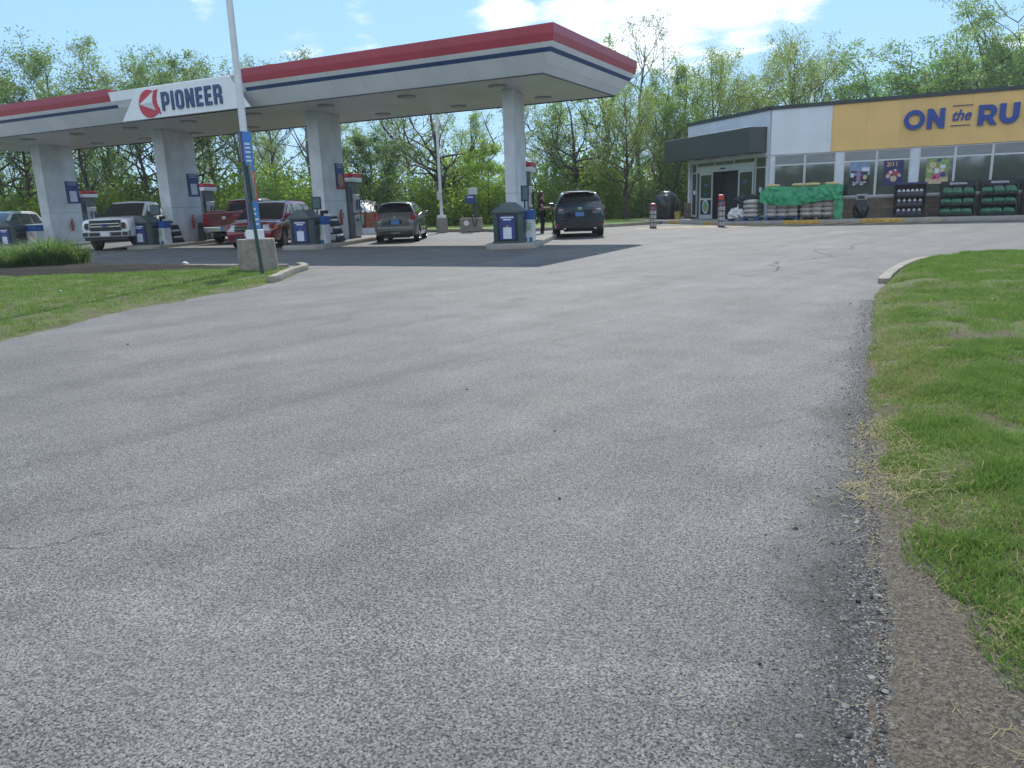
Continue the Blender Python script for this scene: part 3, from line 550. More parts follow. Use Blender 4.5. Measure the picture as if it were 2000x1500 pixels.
mb.span((XR - .012, YF + .013, 4.76), (XR + .012, YB - .013, 4.798)); mb.build('drip_edge', DARK, can)
for x in np.arange(-38.2, -9.5, 3.35):
    for y in (21.9, 25.2):
        mb = cmb(); mb.lathe([(0.27, 4.745), (0.30, 4.77), (0.30, 4.796)], 16, (float(x), y, 0)); mb.lathe([(0.19, 4.735), (0.21, 4.744)], 14, (float(x), y, 0), 1); mb.build('light_fitting', [GREY, LENS], can)
# sign face
sy = YF - 0.70
mb = cmb(); mb.slab([(-25.95, sy, 4.70), (-19.62, sy, 4.70), (-20.45, sy, 5.75), (-24.95, sy, 5.75)], (0, 0.07, 0)); sign = mb.build('sign_panel', SIGNW, can, bevel=0.01)
for bx_ in (-24.2, -22.8, -21.3): mb = cmb(); mb.span((bx_, sy + .072, 5.1), (bx_ + .06, YF - .1, 5.2)); mb.build('sign_bracket', GREY, can)
mb = cmb(); mb.slab([(-20.46, sy + .03, 5.752), (-19.985, sy + .10, 5.70), (-19.985, sy + .10, 5.92)], (0, 0.5, 0)); mb.build('sign_return', SIGNW, can)
def rect(x0, y0, x1, y1): return [(x0, y0), (x1, y0), (x1, y1), (x0, y1)]
s_, c_ = 0.185, 0.15
def octa(x0, y0, x1, y1, c): return [(x0 + c, y0), (x1 - c, y0), (x1, y0 + c), (x1, y1 - c), (x1 - c, y1), (x0 + c, y1), (x0, y1 - c), (x0, y0 + c)]
LET = {
 'P': (.6, [[(0, 0), (s_, 0), (s_, .30), (.6 - c_, .30), (.6, .30 + c_), (.6, 1 - c_), (.6 - c_, 1), (0, 1)], rect(s_, .30 + s_, .6 - s_, 1 - s_)]),
 'I': (s_, [rect(0, 0, s_, 1)]),
 'O': (.6, [octa(0, 0, .6, 1, c_), octa(s_, s_, .6 - s_, 1 - s_, .05)]),
 'N': (.62, [[(0, 0), (s_, 0), (s_, .56), (.62 - s_, 0), (.62, 0), (.62, 1), (.62 - s_, 1), (.62 - s_, .44), (s_, 1), (0, 1)]]),
 'E': (.50, [[(0, 0), (.5, 0), (.5, s_), (s_, s_), (s_, .41), (.45, .41), (.45, .41 + s_), (s_, .41 + s_), (s_, 1 - s_), (.5, 1 - s_), (.5, 1), (0, 1)]]),
 'R': (.6, [[(0, 0), (s_, 0), (s_, .36), (.36, .36), (.6 - s_, .30), (.6 - s_, 0), (.6, 0), (.6, .36), (.52, .45), (.6, .54), (.6, 1 - c_), (.6 - c_, 1), (0, 1)], rect(s_, .36 + s_, .6 - s_, 1 - s_)])}
x = -23.72; sc = 0.62
for ch in 'PIONEER':
    w_, lp = LET[ch]; outline('letter', lp, 0.04, LETB, sign, (x - CX, sy - 0.021 - CY, 4.905), (R(90), 0, 0), sc); x += (w_ + 0.185) * sc
arc = [(0.515 * math.cos(a), 0.47 * math.sin(a)) for a in np.linspace(R(58), R(302), 40)]
outline('logo', [arc + [(.44, -.32), (.53, -.40), (.50, -.2), (.40, -.04), (.38, .12), (.43, .3), (.50, .44), (.36, .42)]], 0.03, LOGOR, sign, (-24.38 - CX, sy - 0.017 - CY, 5.20), (R(90), 0, 0))
outline('logo_sail', [[(-.46, .01), (.31, .38), (.24, .22), (.215, .03)]], 0.02, SIGNW, sign, (-24.38 - CX, sy - 0.042 - CY, 5.20), (R(90), 0, 0))
outline('logo_sail', [[(-.46, .01), (.215, .03), (.26, -.12), (.36, -.26)]], 0.02, M('logo_grey', (.5, .52, .55), .4, var=.04), sign, (-24.38 - CX, sy - 0.043 - CY, 5.20), (R(90), 0, 0))
# columns: clad boxes turned a little, with open joints
CB = R(14); ca_, sa_ = math.cos(CB), math.sin(CB)
COLS = [(-37.04, 23.67, .50, 2.1), (-27.92, 23.19, .50, 2.1), (-19.28, 22.79, .45, 1.9), (-11.3, 22.67, .34, 1.75)]
COLC = []
for cx_, cy_, w_, W_ in COLS:
    px = cx_ - ca_ * w_ / 2 - sa_ * W_ / 2; py = cy_ - sa_ * w_ / 2 + ca_ * W_ / 2; COLC.append((px, py, w_, W_))
    mb = MB(); mb.T = Matrix.Translation((px - CX, py - CY, 0)) @ Matrix.Rotation(CB, 4, 'Z')
    for z0, z1 in ((0.15, 1.62), (1.63, 4.79)):
        mb.span((-w_ / 2, -W_ / 2, z0), (w_ / 2, -0.006, z1)); mb.span((-w_ / 2 + .004, 0.006, z0), (w_ / 2 - .004, W_ / 2, z1))
    mb.span((-w_ / 2 + .03, -W_ / 2 + .03, 0.16), (w_ / 2 - .03, W_ / 2 - .03, 4.78), 1)
    mb.build('column', [COLW, SEAM], can)
def col_pt(i, v, z, out=0.0):     # a point on the lane side of a column: v along its length
    px, py, w_, W_ = COLC[i]; u = w_ / 2 + out; return (px + ca_ * u - sa_ * v, py + sa_ * u + ca_ * v, z)
# column posters and extinguishers
PBLUE = M('poster_blue', (0.03, 0.055, 0.22), 0.4, var=0.3, scale=5); PWHITE = M('poster_white', (0.62, 0.66, 0.74), 0.45); PBUFF = M('poster_buff', (0.42, 0.24, 0.12), 0.5, var=0.5, scale=14); PGREY = M('poster_grey', (0.30, 0.34, 0.45), .5, var=.3, scale=20); PRED = M('poster_red', (0.36, 0.05, 0.06), 0.5)
def poster(i, v, z0, z1, w, label, kind):
    t = thing('column_poster', label, 'poster', col_pt(i, v, z0, 0.004), CB, 'posters on the canopy columns'); h = z1 - z0
    mb = MB(); mb.span((0, -w / 2, 0), (0.03, w / 2, h)); mb.build('board', PBLUE, t, bevel=0.004)
    for k, (yy, ww) in enumerate(((.93, .8), (.85, .66))): mb = MB(); mb.span((0.031, -w * ww / 2, h * yy - .025), (0.034, w * ww / 2, h * yy + .025)); mb.build('print', PGREY, t)
    if kind == 'code': mb = MB(); mb.span((0.031, -w * .28, h * .08), (0.035, w * .28, h * .56)); mb.build('white_card', PWHITE, t)
    else:
        mb = MB(); mb.lathe([(.0, .0325), (w * .34, .033), (w * .30, .045), (.0, .05)], 18, (0, 0, h * .36), 0, 'X'); mb.span((0.031, -w * .45, h * .01), (0.034, w * .45, h * .15), 1); mb.build('picture', [PBUFF, PRED], t)
poster(0, .62, 2.06, 3.13, .82, 'blue poster with a white square, on the column behind the white pickup', 'code')
poster(1, .62, 2.09, 3.06, .80, 'blue poster with a white square, on the column beside the dark red pickup', 'code')
poster(2, .52, 2.06, 3.02, .72, 'dark blue poster with a round buff picture and red foot on a column', 'cookie')
EXR = M('extinguisher_red', (0.36, 0.03, 0.035), 0.35)
for i, lb in ((0, 'red fire extinguisher on the column nearest the white pickup grille'), (1, 'red fire extinguisher on the column beside the black folding board'), (2, 'red fire extinguisher on the column with the round food poster')):
    t = thing('fire_extinguisher', lb, 'fire extinguisher', col_pt(i, .18, .72, .09), CB, 'extinguishers on the canopy columns')
    mb = MB(); mb.lathe([(.05, 0), (.056, .02), (.056, .40), (.045, .46), (.022, .49)], 12); mb.build('cylinder_body', EXR, t, smooth=True)
    mb = MB(); mb.lathe([(.02, .491), (.02, .54)], 8); mb.box((0.03, 0, .555), (.13, .025, .025)); mb.tube([(0.0, 0.03, .52), (.07, .07, .45), (.075, .07, .2)], .012, 6); mb.build('valve', BLACK, t)

# ================================================================== PUMP ISLANDS
IB = R(18); ia, ib = math.cos(IB), math.sin(IB)
ISL = [(-36.4, 21.0), (-27.75, 21.25), (-18.45, 20.35), (-10.3, 20.15)]
WHO = ['left-end', 'second', 'third', 'right-end']
def loc(i, t, s, z=0.15): x, y = ISL[i]; return (x + ia * t - ib * s, y + ib * t + ia * s, z)
ISLAB = ['low concrete pump island in front of the white pickup, partly behind the tall plants', 'low concrete pump island between the white pickup and the red minivan', 'low concrete pump island between the red minivan and the grey hatchback', 'low concrete pump island between the grey hatchback and the dark blue car']
for i, (x, y) in enumerate(ISL):
    t = thing('pump_island', ISLAB[i], 'pump island', (x, y, 0), IB, 'concrete pump islands')
    w, L, c = .76, 7.9, .22
    mb = MB(); mb.prism([(-w + c, 0), (w - c, 0), (w, c), (w, L - c), (w - c, L), (-w + c, L), (-w, L - c), (-w, c)], -0.03, 0.15); mb.build('slab', MATS['concrete'], t, bevel=0.02, smooth=True)
    mb = MB(); mb.prism([(-w + c + .05, .06), (w - c - .05, .06), (w - .06, c + .05), (w - .06, L - c - .05), (w - c - .05, L - .06), (-w + c + .05, L - .06), (-w + .06, L - c - .05), (-w + .06, c + .05)], 0.1515, 0.156); mb.build('topping', MATS['pavement'], t)
KG = M('kiosk_grey', (0.050, 0.078, 0.085), 0.55, var=0.2); KG2 = M('kiosk_roof_grey', (0.065, 0.088, 0.094), 0.5, var=0.2)
KLAB = ['grey bin kiosk at the far left, behind the tall plants', 'grey bin kiosk in front of the white pickup wheel', 'grey bin kiosk beside the red minivan rear door', 'grey bin kiosk in front of the slim right column']
def kiosk():
    t = thing('bin_kiosk', KLAB[0], 'bin', (0, 0, 0), 0, 'peaked bin kiosks at the island ends')
    w, c = .45, .13
    o8 = lambda k: [(-w * k + c, -w * k), (w * k - c, -w * k), (w * k, -w * k + c), (w * k, w * k - c), (w * k - c, w * k), (-w * k + c, w * k), (-w * k, w * k - c), (-w * k, -w * k + c)]
    mb = MB(); mb.prism(o8(1.0), 0, .88); mb.build('body', KG, t, bevel=.015, smooth=True)
    mb = MB(); mb.prism(o8(1.04), 0.0, .06); mb.build('plinth', KG, t)
    a, d, e = o8(1.08), o8(1.05), o8(.30)
    mb = MB(); mb.add([(x, y, .88) for x, y in a] + [(x, y, .955) for x, y in d] + [(x * .3, y * .9, 1.19) for x, y in d], [tuple(range(8))[::-1]] + [(k * 8 + i, k * 8 + (i + 1) % 8, k * 8 + 8 + (i + 1) % 8, k * 8 + 8 + i) for k in (0, 1) for i in range(8)] + [tuple(range(16, 24))]); mb.build('hood', KG2, t, bevel=.012, smooth=True)
    mb = MB(); mb.span((-.31, -w - .022, .07), (.31, -w - .001, .86)); fr = mb.build('poster_frame', BLACK, t, bevel=.006)
    mb = MB(); mb.span((-.22, -w - .028, .12), (.22, -w - .0225, .81)); p = mb.build('poster', PBLUE, t)
    mb = MB(); mb.span((-.19, -w - .031, .735), (.19, -w - .0285, .775)); mb.build('heading', PWHITE, p)
    mb = MB(); mb.span((-.12, -w - .031, .675), (.12, -w - .0285, .71)); mb.build('subheading', PWHITE, p)
    mb = MB(); mb.span((-.13, -w - .031, .14), (.12, -w - .0285, .47)); mb.build('white_card', PWHITE, p)
    mb = MB(); mb.box((0.0, -w - .03, .50), (.08, .004, .05)); mb.build('picture', PBUFF, p)
    for sx in (-1, 1):
        mb = MB(); mb.span((sx * (w + .001), -.20, .28), (sx * (w + .012), .22, .56)); mb.span((sx * (w + .001), -.22, .66), (sx * (w + .012), .20, .78)); mb.build('opening', BLACK, t)
        mb = MB(); mb.span((sx * (w + .001), -.24, .59), (sx * (w + .05), .24, .63)); mb.build('shelf', KG, t)
    return t
k0 = kiosk(); KP = [(-.12, .62), (-.05, .66), (-.05, .72), (-.10, .80)]
for i in range(4):
    if i == 0: k0.location = loc(0, *KP[0]); k0.rotation_euler.z = IB
    else: copy_tree(k0, loc(i, *KP[i]), IB, KLAB[i])
# washer fluid tubs
TUBB = M('tub_blue', (0.012, 0.085, 0.30), 0.45); TUBW = M('tub_white', (0.60, 0.63, 0.66), 0.5); TUBG = M('tub_green', (0.25, 0.42, 0.22), 0.5); TUBT = M('tub_teal', (0.01, 0.16, 0.33), .5)
def tub(i, t_, s_, w, label, logo):
    t = thing('display_tub', label, 'display tub', loc(i, t_, s_), IB, 'blue and white display tubs')
    mb = MB(); mb.box((0, 0, .33), (w, .5, .66)); mb.build('bin', TUBW, t, bevel=.012)
    mb = MB(); mb.box((0, -.236, .80), (w + .02, .03, .28)); mb.box((0, .236, .80), (w + .02, .03, .28)); mb.box((-w / 2 + .004, 0, .80), (.03, .44, .28)); mb.box((w / 2 - .004, 0, .80), (.03, .44, .28)); mb.box((0, 0, .70), (w - .04, .43, .04)); mb.build('header', TUBB, t)
    mb = MB()
    for k in (-1, 1): mb.box((k * w * .24, -.253, .07), (w * .28, .004, .13))
    mb.build('foot_print', TUBT, t)
    if logo:
        g = outline('logo', [[(0.10 * math.cos(a), 0.10 * math.sin(a)) for a in np.linspace(R(55), R(305), 24)] + [(.1, -.06), (.08, 0), (.1, .09)]], .004, LOGOR, t, (w * .22, -.256, .50), (R(90), 0, 0))
        outline('logo_sail', [[(-.08, 0), (.06, .07), (.045, 0), (.06, -.05)]], .004, SIGNW, t, (w * .22, -.261, .50), (R(90), 0, 0))
        text_mesh('lettering', 'PIONEER', .075, LETB, t, (w * .22, -.256, .31), (R(90), 0, 0), depth=.004)
    else:
        mb = MB()
        for k in range(4): mb.box((.02, -.254, .54 - k * .06), (w * (.5 - .08 * (k % 2)), .004, .035))
        mb.build('print', TUBG, t)
    return t
tub(0, .38, 1.25, .82, 'blue and white display tub with a red logo at far left', True)
tub(1, .42, 1.02, .50, 'narrow blue and white display tub with green print beside a jug rack', False)
tub(2, .36, 1.10, .46, 'display tub half hidden between the bin kiosk and jug rack', False)
tub(3, .42, 1.25, .34, 'narrow pale tub wedged behind the bin kiosk by the slim column', False)
# stepped jug racks and their jugs
JUGB = M('jug_dark', (0.05, 0.055, 0.085), 0.35); JUGW = M('jug_cap_white', (0.62, 0.64, 0.68), 0.4)
def jug(name='washer_jug'):
    mb = MB(); mb.box((0, 0, .075), (.11, .13, .15), 0); mb.lathe([(.05, .15), (.045, .19), (.022, .205), (.022, .23)], 8, (0, 0, 0), 1); return mb.build(name, [JUGB, JUGW], None)
JUG = None
def jug_rack(i, t_, s_, label, who):
    global JUG
    t = thing('jug_rack', label, 'rack', loc(i, t_, s_), IB, 'stepped jug racks on the islands')
    for k in range(4):
        x1 = .10 + .085 * (3 - k) ; z = .02 + k * .27
        mb = MB(); mb.span((-.24, -.34, z), (x1, .34, z + .05)); mb.span((x1 - .02, -.34, z + .051), (x1, .34, z + .09)); mb.build('shelf', BLACK, t)
    mb = MB()
    for yy in (-.335, .335): mb.tube([(-.24, yy, 0), (-.24, yy, 1.13)], .014, 6); mb.tube([(.34, yy, 0.02), (.10, yy, .92)], .012, 6)
    mb.build('upright', BLACK, t)
    mb = MB(); mb.span((-.262, -.34, 0), (-.25, .34, 1.14)); mb.build('back_panel', BLACK, t)
    mb = MB(); mb.box((-.05, -.02, .96), (.28, .5, .12)); mb.build('tray', JUGW, t, bevel=.03)
    for k in range(3):
        for j in range(4):
            p = Vector(loc(i, t_ + .045 + .085 * (3 - k) - .02, s_ - .24 + j * .16, .15 + .02 + k * .27 + .05))
            if JUG is None: o = JUG = jug()
            else: o = JUG.copy(); COL.objects.link(o)
            o.location = p; o.rotation_euler = (0, 0, IB); tag(o, 'dark jug with a white cap on %s' % who, 'jug', 'jugs on %s' % who)
jug_rack(1, .30, 1.85, 'stepped black jug rack in front of the column beside the dark red pickup', 'the rack by the narrow tub')
jug_rack(2, .42, 1.95, 'stepped black jug rack between the minivan kiosk and the food poster column', 'the rack below the food poster')
# small framed signs on stems
FRB = M('frame_dark', (0.03, 0.04, 0.045), .5); FRP = M('frame_print', (0.10, 0.15, 0.17), .5, var=.6, scale=16)
def stem_sign(i, t_, s_, z0, w, h, rz, label):
    t = thing('stem_sign', label, 'sign', loc(i, t_, s_), IB + rz, 'small framed signs on stems')
    mb = MB(); mb.span((-.02, -.02, 0), (.02, .02, z0)); mb.build('stem', FRB, t)
    mb = MB(); mb.span((-w / 2, -.02, z0), (w / 2, .02, z0 + h)); mb.build('frame', FRB, t, bevel=.006)
    mb = MB()
    mb.span((-w / 2 + .04, -.026, z0 + .05), (w / 2 - .04, -.021, z0 + h - .05)); mb.build('print', FRP, t)
stem_sign(1, .02, 1.35, 1.18, .44, .42, .05, 'small dark framed sign on a stem above the pickup-side jug rack')
stem_sign(2, .10, 1.5, 1.18, .34, .44, .05, 'small dark framed sign on a stem at the foot of the food poster column')
stem_sign(3, .22, 1.9, 1.2, .30, .48, R(55), 'small dark framed sign turned sideways before the slim right column')
# pumps
PB = M('pump_grey', (0.17, 0.185, 0.20), 0.4, metal=0.3, var=.15); PW = M('pump_white', (0.52, 0.54, 0.56), .4, var=.15); PD = M('pump_dark', (0.05, 0.058, 0.066), .35); HOSE = M('hose_black', (0.012, 0.012, 0.013), .5)
PLAB = ['fuel pump with a red trimmed top, left of the white pickup windscreen', 'fuel pump with a red trimmed top, left of the dark red pickup', 'fuel pump with a red trimmed top, left of the grey hatchback', 'fuel pump with a red trimmed top, beside the standing person']
def pump():
    t = thing('fuel_pump', PLAB[0], 'fuel pump', (0, 0, 0), 0, 'fuel pumps on the islands')
    w, L = .22, .48
    mb = MB(); mb.span((-w, -L, 0), (w, L, .06), 1); mb.span((-w, -L, .061), (w, L, 2.20)); mb.build('cabinet', [PB, PD], t, bevel=.015)
    for sx in (-1, 1):
        mb = MB(); mb.span((sx * (w + .001), -L + .30, .08), (sx * (w + .07), L - .02, .92)); d = mb.build('lower_door', PW, t, bevel=.01)
        mb = MB(); mb.span((sx * (w + .0705), -.2, .68), (sx * (w + .073), .12, .76)); mb.build('print', PD, d)
        mb = MB(); mb.span((sx * (w + .001), -L + .22, 1.0), (sx * (w + .05), L - .04, 1.72)); mb.build('nozzle_panel', PW, t, bevel=.02)
        mb = MB(); mb.span((sx * (w + .001), -L + .05, 1.40), (sx * (w + .03), -L + .2, 2.0)); mb.build('display', PD, t)
        for k in range(2):
            yy = -.05 + k * .27
            mb = MB(); mb.tube([(sx * (w + .10), yy, 1.10), (sx * (w + .12), yy, 1.30), (sx * (w + .10), yy + .04, 1.48), (sx * (w + .17), yy + .05, 1.52)], [.022, .034, .03, .018], 8); mb.build('nozzle', HOSE, t, smooth=True)
        pts = [(sx * (w + .06), L - .08, 2.05), (sx * (w + .22), L - .02, 1.6), (sx * (w + .26), L - .05, .7), (sx * (w + .20), L - .12, .32), (sx * (w + .16), L - .28, .55), (sx * (w + .11), .20, 1.08)]
        mb = MB(); mb.tube(smooth_path3(pts), .017, 8); mb.build('hose', HOSE, t, smooth=True)
    mb = MB(); mb.span((-w - .17, -L - .08, 2.205), (w + .17, L + .08, 2.36)); mb.build('pump_hood', SIGNW, t, bevel=.012)
    mb = MB(); mb.span((-w - .165, -L - .075, 2.361), (w + .165, L + .075, 2.40), 1); mb.span((-w - .16, -L - .07, 2.401), (w + .16, L + .07, 2.52)); mb.build('red_trim', [LOGOR, NAVY], t, bevel=.008)
    return t
def smooth_path3(p, k=3):
    p = [Vector(q) for q in p]
    for _ in range(k):
        q = [p[0]]
        for a, c in zip(p[:-1], p[1:]): q += [a * .75 + c * .25, a * .25 + c * .75]
        p = q + [p[-1]]
    return p
p0 = pump(); PP = [(.1, 5.5), (.1, 5.1), (-.05, 5.2), (-.28, 5.2)]
for i in range(4):
    if i == 0: p0.location = loc(0, *PP[0]); p0.rotation_euler.z = IB
    else: copy_tree(p0, loc(i, *PP[i]), IB, PLAB[i])
t = thing('folding_board', 'plain black folding board standing by the pump near the dark red pickup', 'board', loc(1, .50, 3.6), R(32))
for s, rx in ((-1, R(8)), (1, R(-8))):
    mb = MB(); mb.box((0, s * .07, .40), (.55, .03, .80), rx=rx * -s * s); mb.build('leaf_panel', BLACK, t, bevel=.006)

# ================================================================== LAMP POSTS, SIGN POST, AIR STATION, PLANTER
POLE = M('pole_white', (0.62, 0.64, 0.67), 0.4, var=.12); GREEN = M('post_green', (0.012, 0.05, 0.038), .5, var=.3); BACK = M('sign_back', (0.23, 0.25, 0.25), .4, metal=.4, var=.2)
BB = M('banner_blue', (0.05, 0.20, 0.50), .5); BO = M('banner_orange', (0.50, 0.085, 0.045), .5); BP = M('banner_plum', (0.07, 0.05, 0.11), .5)
t = thing('lamp_post', 'tall white lamp post on a round concrete base, wrapped in a blue and orange banner', 'lamp post', (-12.95, 12.88, 0.03))
mb = MB(); mb.lathe([(.43, 0), (.43, .05), (.405, .69), (.395, .70)], 36); mb.build('concrete_base', MATS['worn_concrete'], t, smooth=True)
mb = MB(); mb.box((0, 0, .80), (.30, .30, .20), rz=R(20)); mb.build('base_cover', SIGNW, t, bevel=.01)
mb = MB(); mb.tube([(0, 0, .9), (0, 0, 9.4)], [.082, .062], 12); mb.build('pole', POLE, t, smooth=True)
mb = MB(); mb.box((.35, -.2, 9.45), (.9, .35, .12), rz=R(-30)); mb.build('lamp_head', DARK, t, bevel=.02)
mb = MB(); bz = R(-12)
for z0, z1, mi in ((.91, 1.52, 0), (1.521, 2.16, 1), (2.161, 2.98, 0)): mb.box((.015, 0, (z0 + z1) / 2), (.13, .22, z1 - z0), mi, rz=bz)
bn = mb.build('banner', [BB, BO], t)
mb = MB(); mb.T = Matrix.Rotation(bz, 4, 'Z')
mb.span((-.06, -.114, .91), (.075, -.1102, 2.985), 0); mb.span((-.015, -.118, .95), (.0, -.1145, 2.95), 1); mb.build('banner_edge', [BP, PGREY], bn)
mb = MB(); mb.T = Matrix.Rotation(bz, 4, 'Z'); rs = random.Random(2)
for z in (1.0, 1.10, 1.22, 1.32, 2.0, 2.06, 2.35, 2.43, 2.53, 2.62, 2.70):
    mb = MB(); mb.T = Matrix.Rotation(bz, 4, 'Z'); mb.span((.081, -.07, z), (.084, .03 + .05 * rs.random(), z + .045)); mb.build('banner_print', PWHITE, bn)
t = thing('sign_post', 'leaning green metal post carrying a small sign seen from behind', 'sign post', (-11.88, 11.9, 0.03), 0); t.rotation_euler = (R(-1.5), R(-6), 0)
mb = MB(); mb.T = Matrix.Rotation(R(34), 4, 'Z')
mb.span((-.035, -.004, -.1), (.035, .004, 2.3)); mb.span((-.035, .0045, -.1), (-.027, .03, 2.3)); mb.span((.027, .0045, -.1), (.035, .03, 2.3)); mb.build('post', GREEN, t)
mb = MB(); mb.T = Matrix.Rotation(R(-28), 4, 'Z'); q = [(-.26, 1.52), (.26, 1.52), (.30, 1.56), (.30, 2.18), (.26, 2.22), (-.26, 2.22), (-.30, 2.18), (-.30, 1.56)]
mb.slab([(x, .045, z) for x, z in q], (0, .006, 0)); mb.build('sign_plate', BACK, t)
mb = MB()
for z in (1.65, 2.1): mb.lathe([(.012, 0), (.012, .02)], 6, (0, .0, z), 0, 'Y')
mb.build('bolt', BACK, t)
t = thing('lamp_post', 'slender white lamp post on a concrete plinth at the edge of the back lawn', 'lamp post', (-20.6, 33.0, 0.02))
mb = MB(); mb.lathe([(.29, 0), (.27, .70)], 24); mb.build('concrete_base', MATS['worn_concrete'], t, smooth=True)
mb = MB(); mb.box((0, 0, .77), (.32, .32, .14)); mb.build('base_cover', SIGNW, t, bevel=.01)
mb = MB(); mb.tube([(0, 0, .84), (0, 0, 8.6)], [.08, .055], 10); mb.build('pole', POLE, t, smooth=True)
mb = MB(); mb.box((.0, -.1, 1.78), (.24, .1, .42)); mb.build('junction_box', PW, t, bevel=.01)
mb = MB(); mb.box((.4, 0, 8.65), (.9, .35, .12)); mb.build('lamp_head', DARK, t)
t = thing('air_station', 'blue topped tyre air machine on a concrete block at the back kerb', 'air machine', (-19.1, 33.35, 0.02), R(22))
mb = MB(); mb.box((-.02, 0, .33), (1.05, .6, .66)); mb.build('concrete_block', MATS['worn_concrete'], t, bevel=.02)
mb = MB(); mb.box((.22, 0, 1.0), (.16, .2, .68)); mb.build('stand', PD, t)
mb = MB(); mb.box((0, 0, 1.55), (.52, .3, .42)); mb.build('machine_box', PBLUE, t, bevel=.02)
mb = MB(); mb.span((-.14, -.156, 1.62), (.14, -.151, 1.68)); mb.build('print', PWHITE, t)
mb = MB(); mb.box((.12, 0, 1.93), (.42, .05, .32)); mb.build('top_sign', PW, t, bevel=.01)
mb = MB(); mb.lathe([(.13, -.325), (.13, -.305)], 18, (-.22, 0, .42), 0, 'Y'); mb.build('reel', SIGNW, t)
mb = MB(); mb.tube(smooth_path3([(.18, -.16, 1.35), (.05, -.33, 1.0), (.1, -.36, .5), (.22, -.34, .2), (.3, -.32, .6)]), .018, 8); mb.build('hose', HOSE, t)
WOOD = M('board_wood', (0.26, 0.10, 0.045), .6, var=.35, scale=7)
t = thing('planter_box', 'brown boarded box on a pale base with a small teal notice, beyond the third pump', 'box', (-25.2, 33.2, 0.0), R(24))
mb = MB(); mb.box((0, 0, .16), (1.9, .8, .32)); mb.build('base', TUBW, t, bevel=.01)
mb = MB()
for k in range(9): mb.box((-.82 + k * .205, -.36, .72), (.198, .04, .78)); mb.box((-.82 + k * .205, .36, .72), (.198, .04, .78))
for sx in (-.9, .9):
    mb.box((sx, 0, .72), (.04, .66, .78))
mb.box((0, 0, 1.08), (1.74, .66, .05)); mb.build('boarding', WOOD, t)
mb = MB(); mb.box((-.35, -.386, .75), (.28, .01, .5)); mb.build('notice', M('notice_teal', (0.2, 0.42, 0.40), .5), t)
# ================================================================== STORE
SWH = panel_mat('store_white', (0.66, 0.70, 0.76), 2.4, 0, .45, .82)
SYE = panel_mat('store_yellow', (0.72, 0.465, 0.165), 1.32, 0, .5, .8)
SDK = panel_mat('awning_slate', (0.036, 0.052, 0.050), 1.9, 0, .45, .6)
CAP = M('roof_cap', (0.025, 0.035, 0.04), .45); ALU = M('aluminium', (0.58, 0.60, 0.62), .35, metal=.2, var=.08)
GLS = glass_mat('store_glass', (0.018, 0.024, 0.028), .22, .05); GLT = glass_mat('transom_glass', (0.10, 0.115, 0.12), .10, .12); GLD = glass_mat('door_glass', (0.012, 0.02, 0.022), .06)
INT = M('interior_dark', (0.012, 0.016, 0.018), .8)
def stone_mat():
    m, n, l, b = nt('stone_veneer'); tc = n.new('ShaderNodeTexCoord'); br = n.new('ShaderNodeTexBrick'); mp = n.new('ShaderNodeMapping'); mp.inputs['Rotation'].default_value = (R(90), 0, 0); l.new(tc.outputs['Object'], mp.inputs[0]); l.new(mp.outputs[0], br.inputs['Vector'])
    br.inputs['Scale'].default_value = 1.0; br.inputs['Brick Width'].default_value = .46; br.inputs['Row Height'].default_value = .17; br.inputs['Mortar Size'].default_value = .012; br.inputs['Color1'].default_value = (.24, .18, .125, 1); br.inputs['Color2'].default_value = (.12, .10, .085, 1); br.inputs['Mortar'].default_value = (.10, .09, .08, 1)
    t = n.new('ShaderNodeTexNoise'); t.inputs['Scale'].default_value = 9; t.inputs['Detail'].default_value = 6; l.new(tc.outputs['Object'], t.inputs['Vector'])
    mr = n.new('ShaderNodeMapRange'); mr.inputs['To Min'].default_value = .6; mr.inputs['To Max'].default_value = 1.4; l.new(t.outputs['Fac'], mr.inputs['Value'])
    s = n.new('ShaderNodeVectorMath'); s.operation = 'SCALE'; l.new(br.outputs['Color'], s.inputs[0]); l.new(mr.outputs[0], s.inputs['Scale']); l.new(s.outputs[0], b.inputs['Base Color']); b.inputs['Roughness'].default_value = .85
    bp = n.new('ShaderNodeBump'); bp.inputs['Strength'].default_value = .7; bp.inputs['Distance'].default_value = .03; l.new(t.outputs['Fac'], bp.inputs['Height']); l.new(bp.outputs[0], b.inputs['Normal']); return m
STN = stone_mat()
OX, OY = -5.85, 38.31
st = thing('store', 'low convenience store with white and yellow fascia, slate entrance awning and stone base', 'store', (OX, OY, 0))
W1 = 20.0
def B(name, spans, mat, par=st, rz=0.0, **k):
    mb = MB()
    for a, c in spans: mb.span(a, c)
    o = mb.build(name, mat, par, **k); o.rotation_euler = (0, 0, rz); return o
CH = R(-45)
XY_ = 2.57          # where white fascia turns yellow
B('white_fascia', [((0.003, -.10, 3.06), (XY_, .2, 5.04))], SWH)
B('yellow_fascia', [((XY_ + .003, -.105, 3.06), (W1, .2, 5.04))], SYE)
B('white_fascia', [((-7.15, -.10, 3.06), (-.045, .2, 5.04))], SWH, st, CH)
B('roof_edge', [((-.05, -.16, 5.043), (W1, .25, 5.20))], CAP); B('roof_edge', [((-7.2, -.16, 5.043), (-.07, .25, 5.198))], CAP, st, CH)
mb = MB(); mb.prism([(-4.3, 5.75), (.9, .55), (.9, .26), (W1, .26), (W1, 16), (-4.3, 16)], 0.15, 4.9); B('side_wall', [], SWH) if False else mb.build('rear_block', SWH, st)
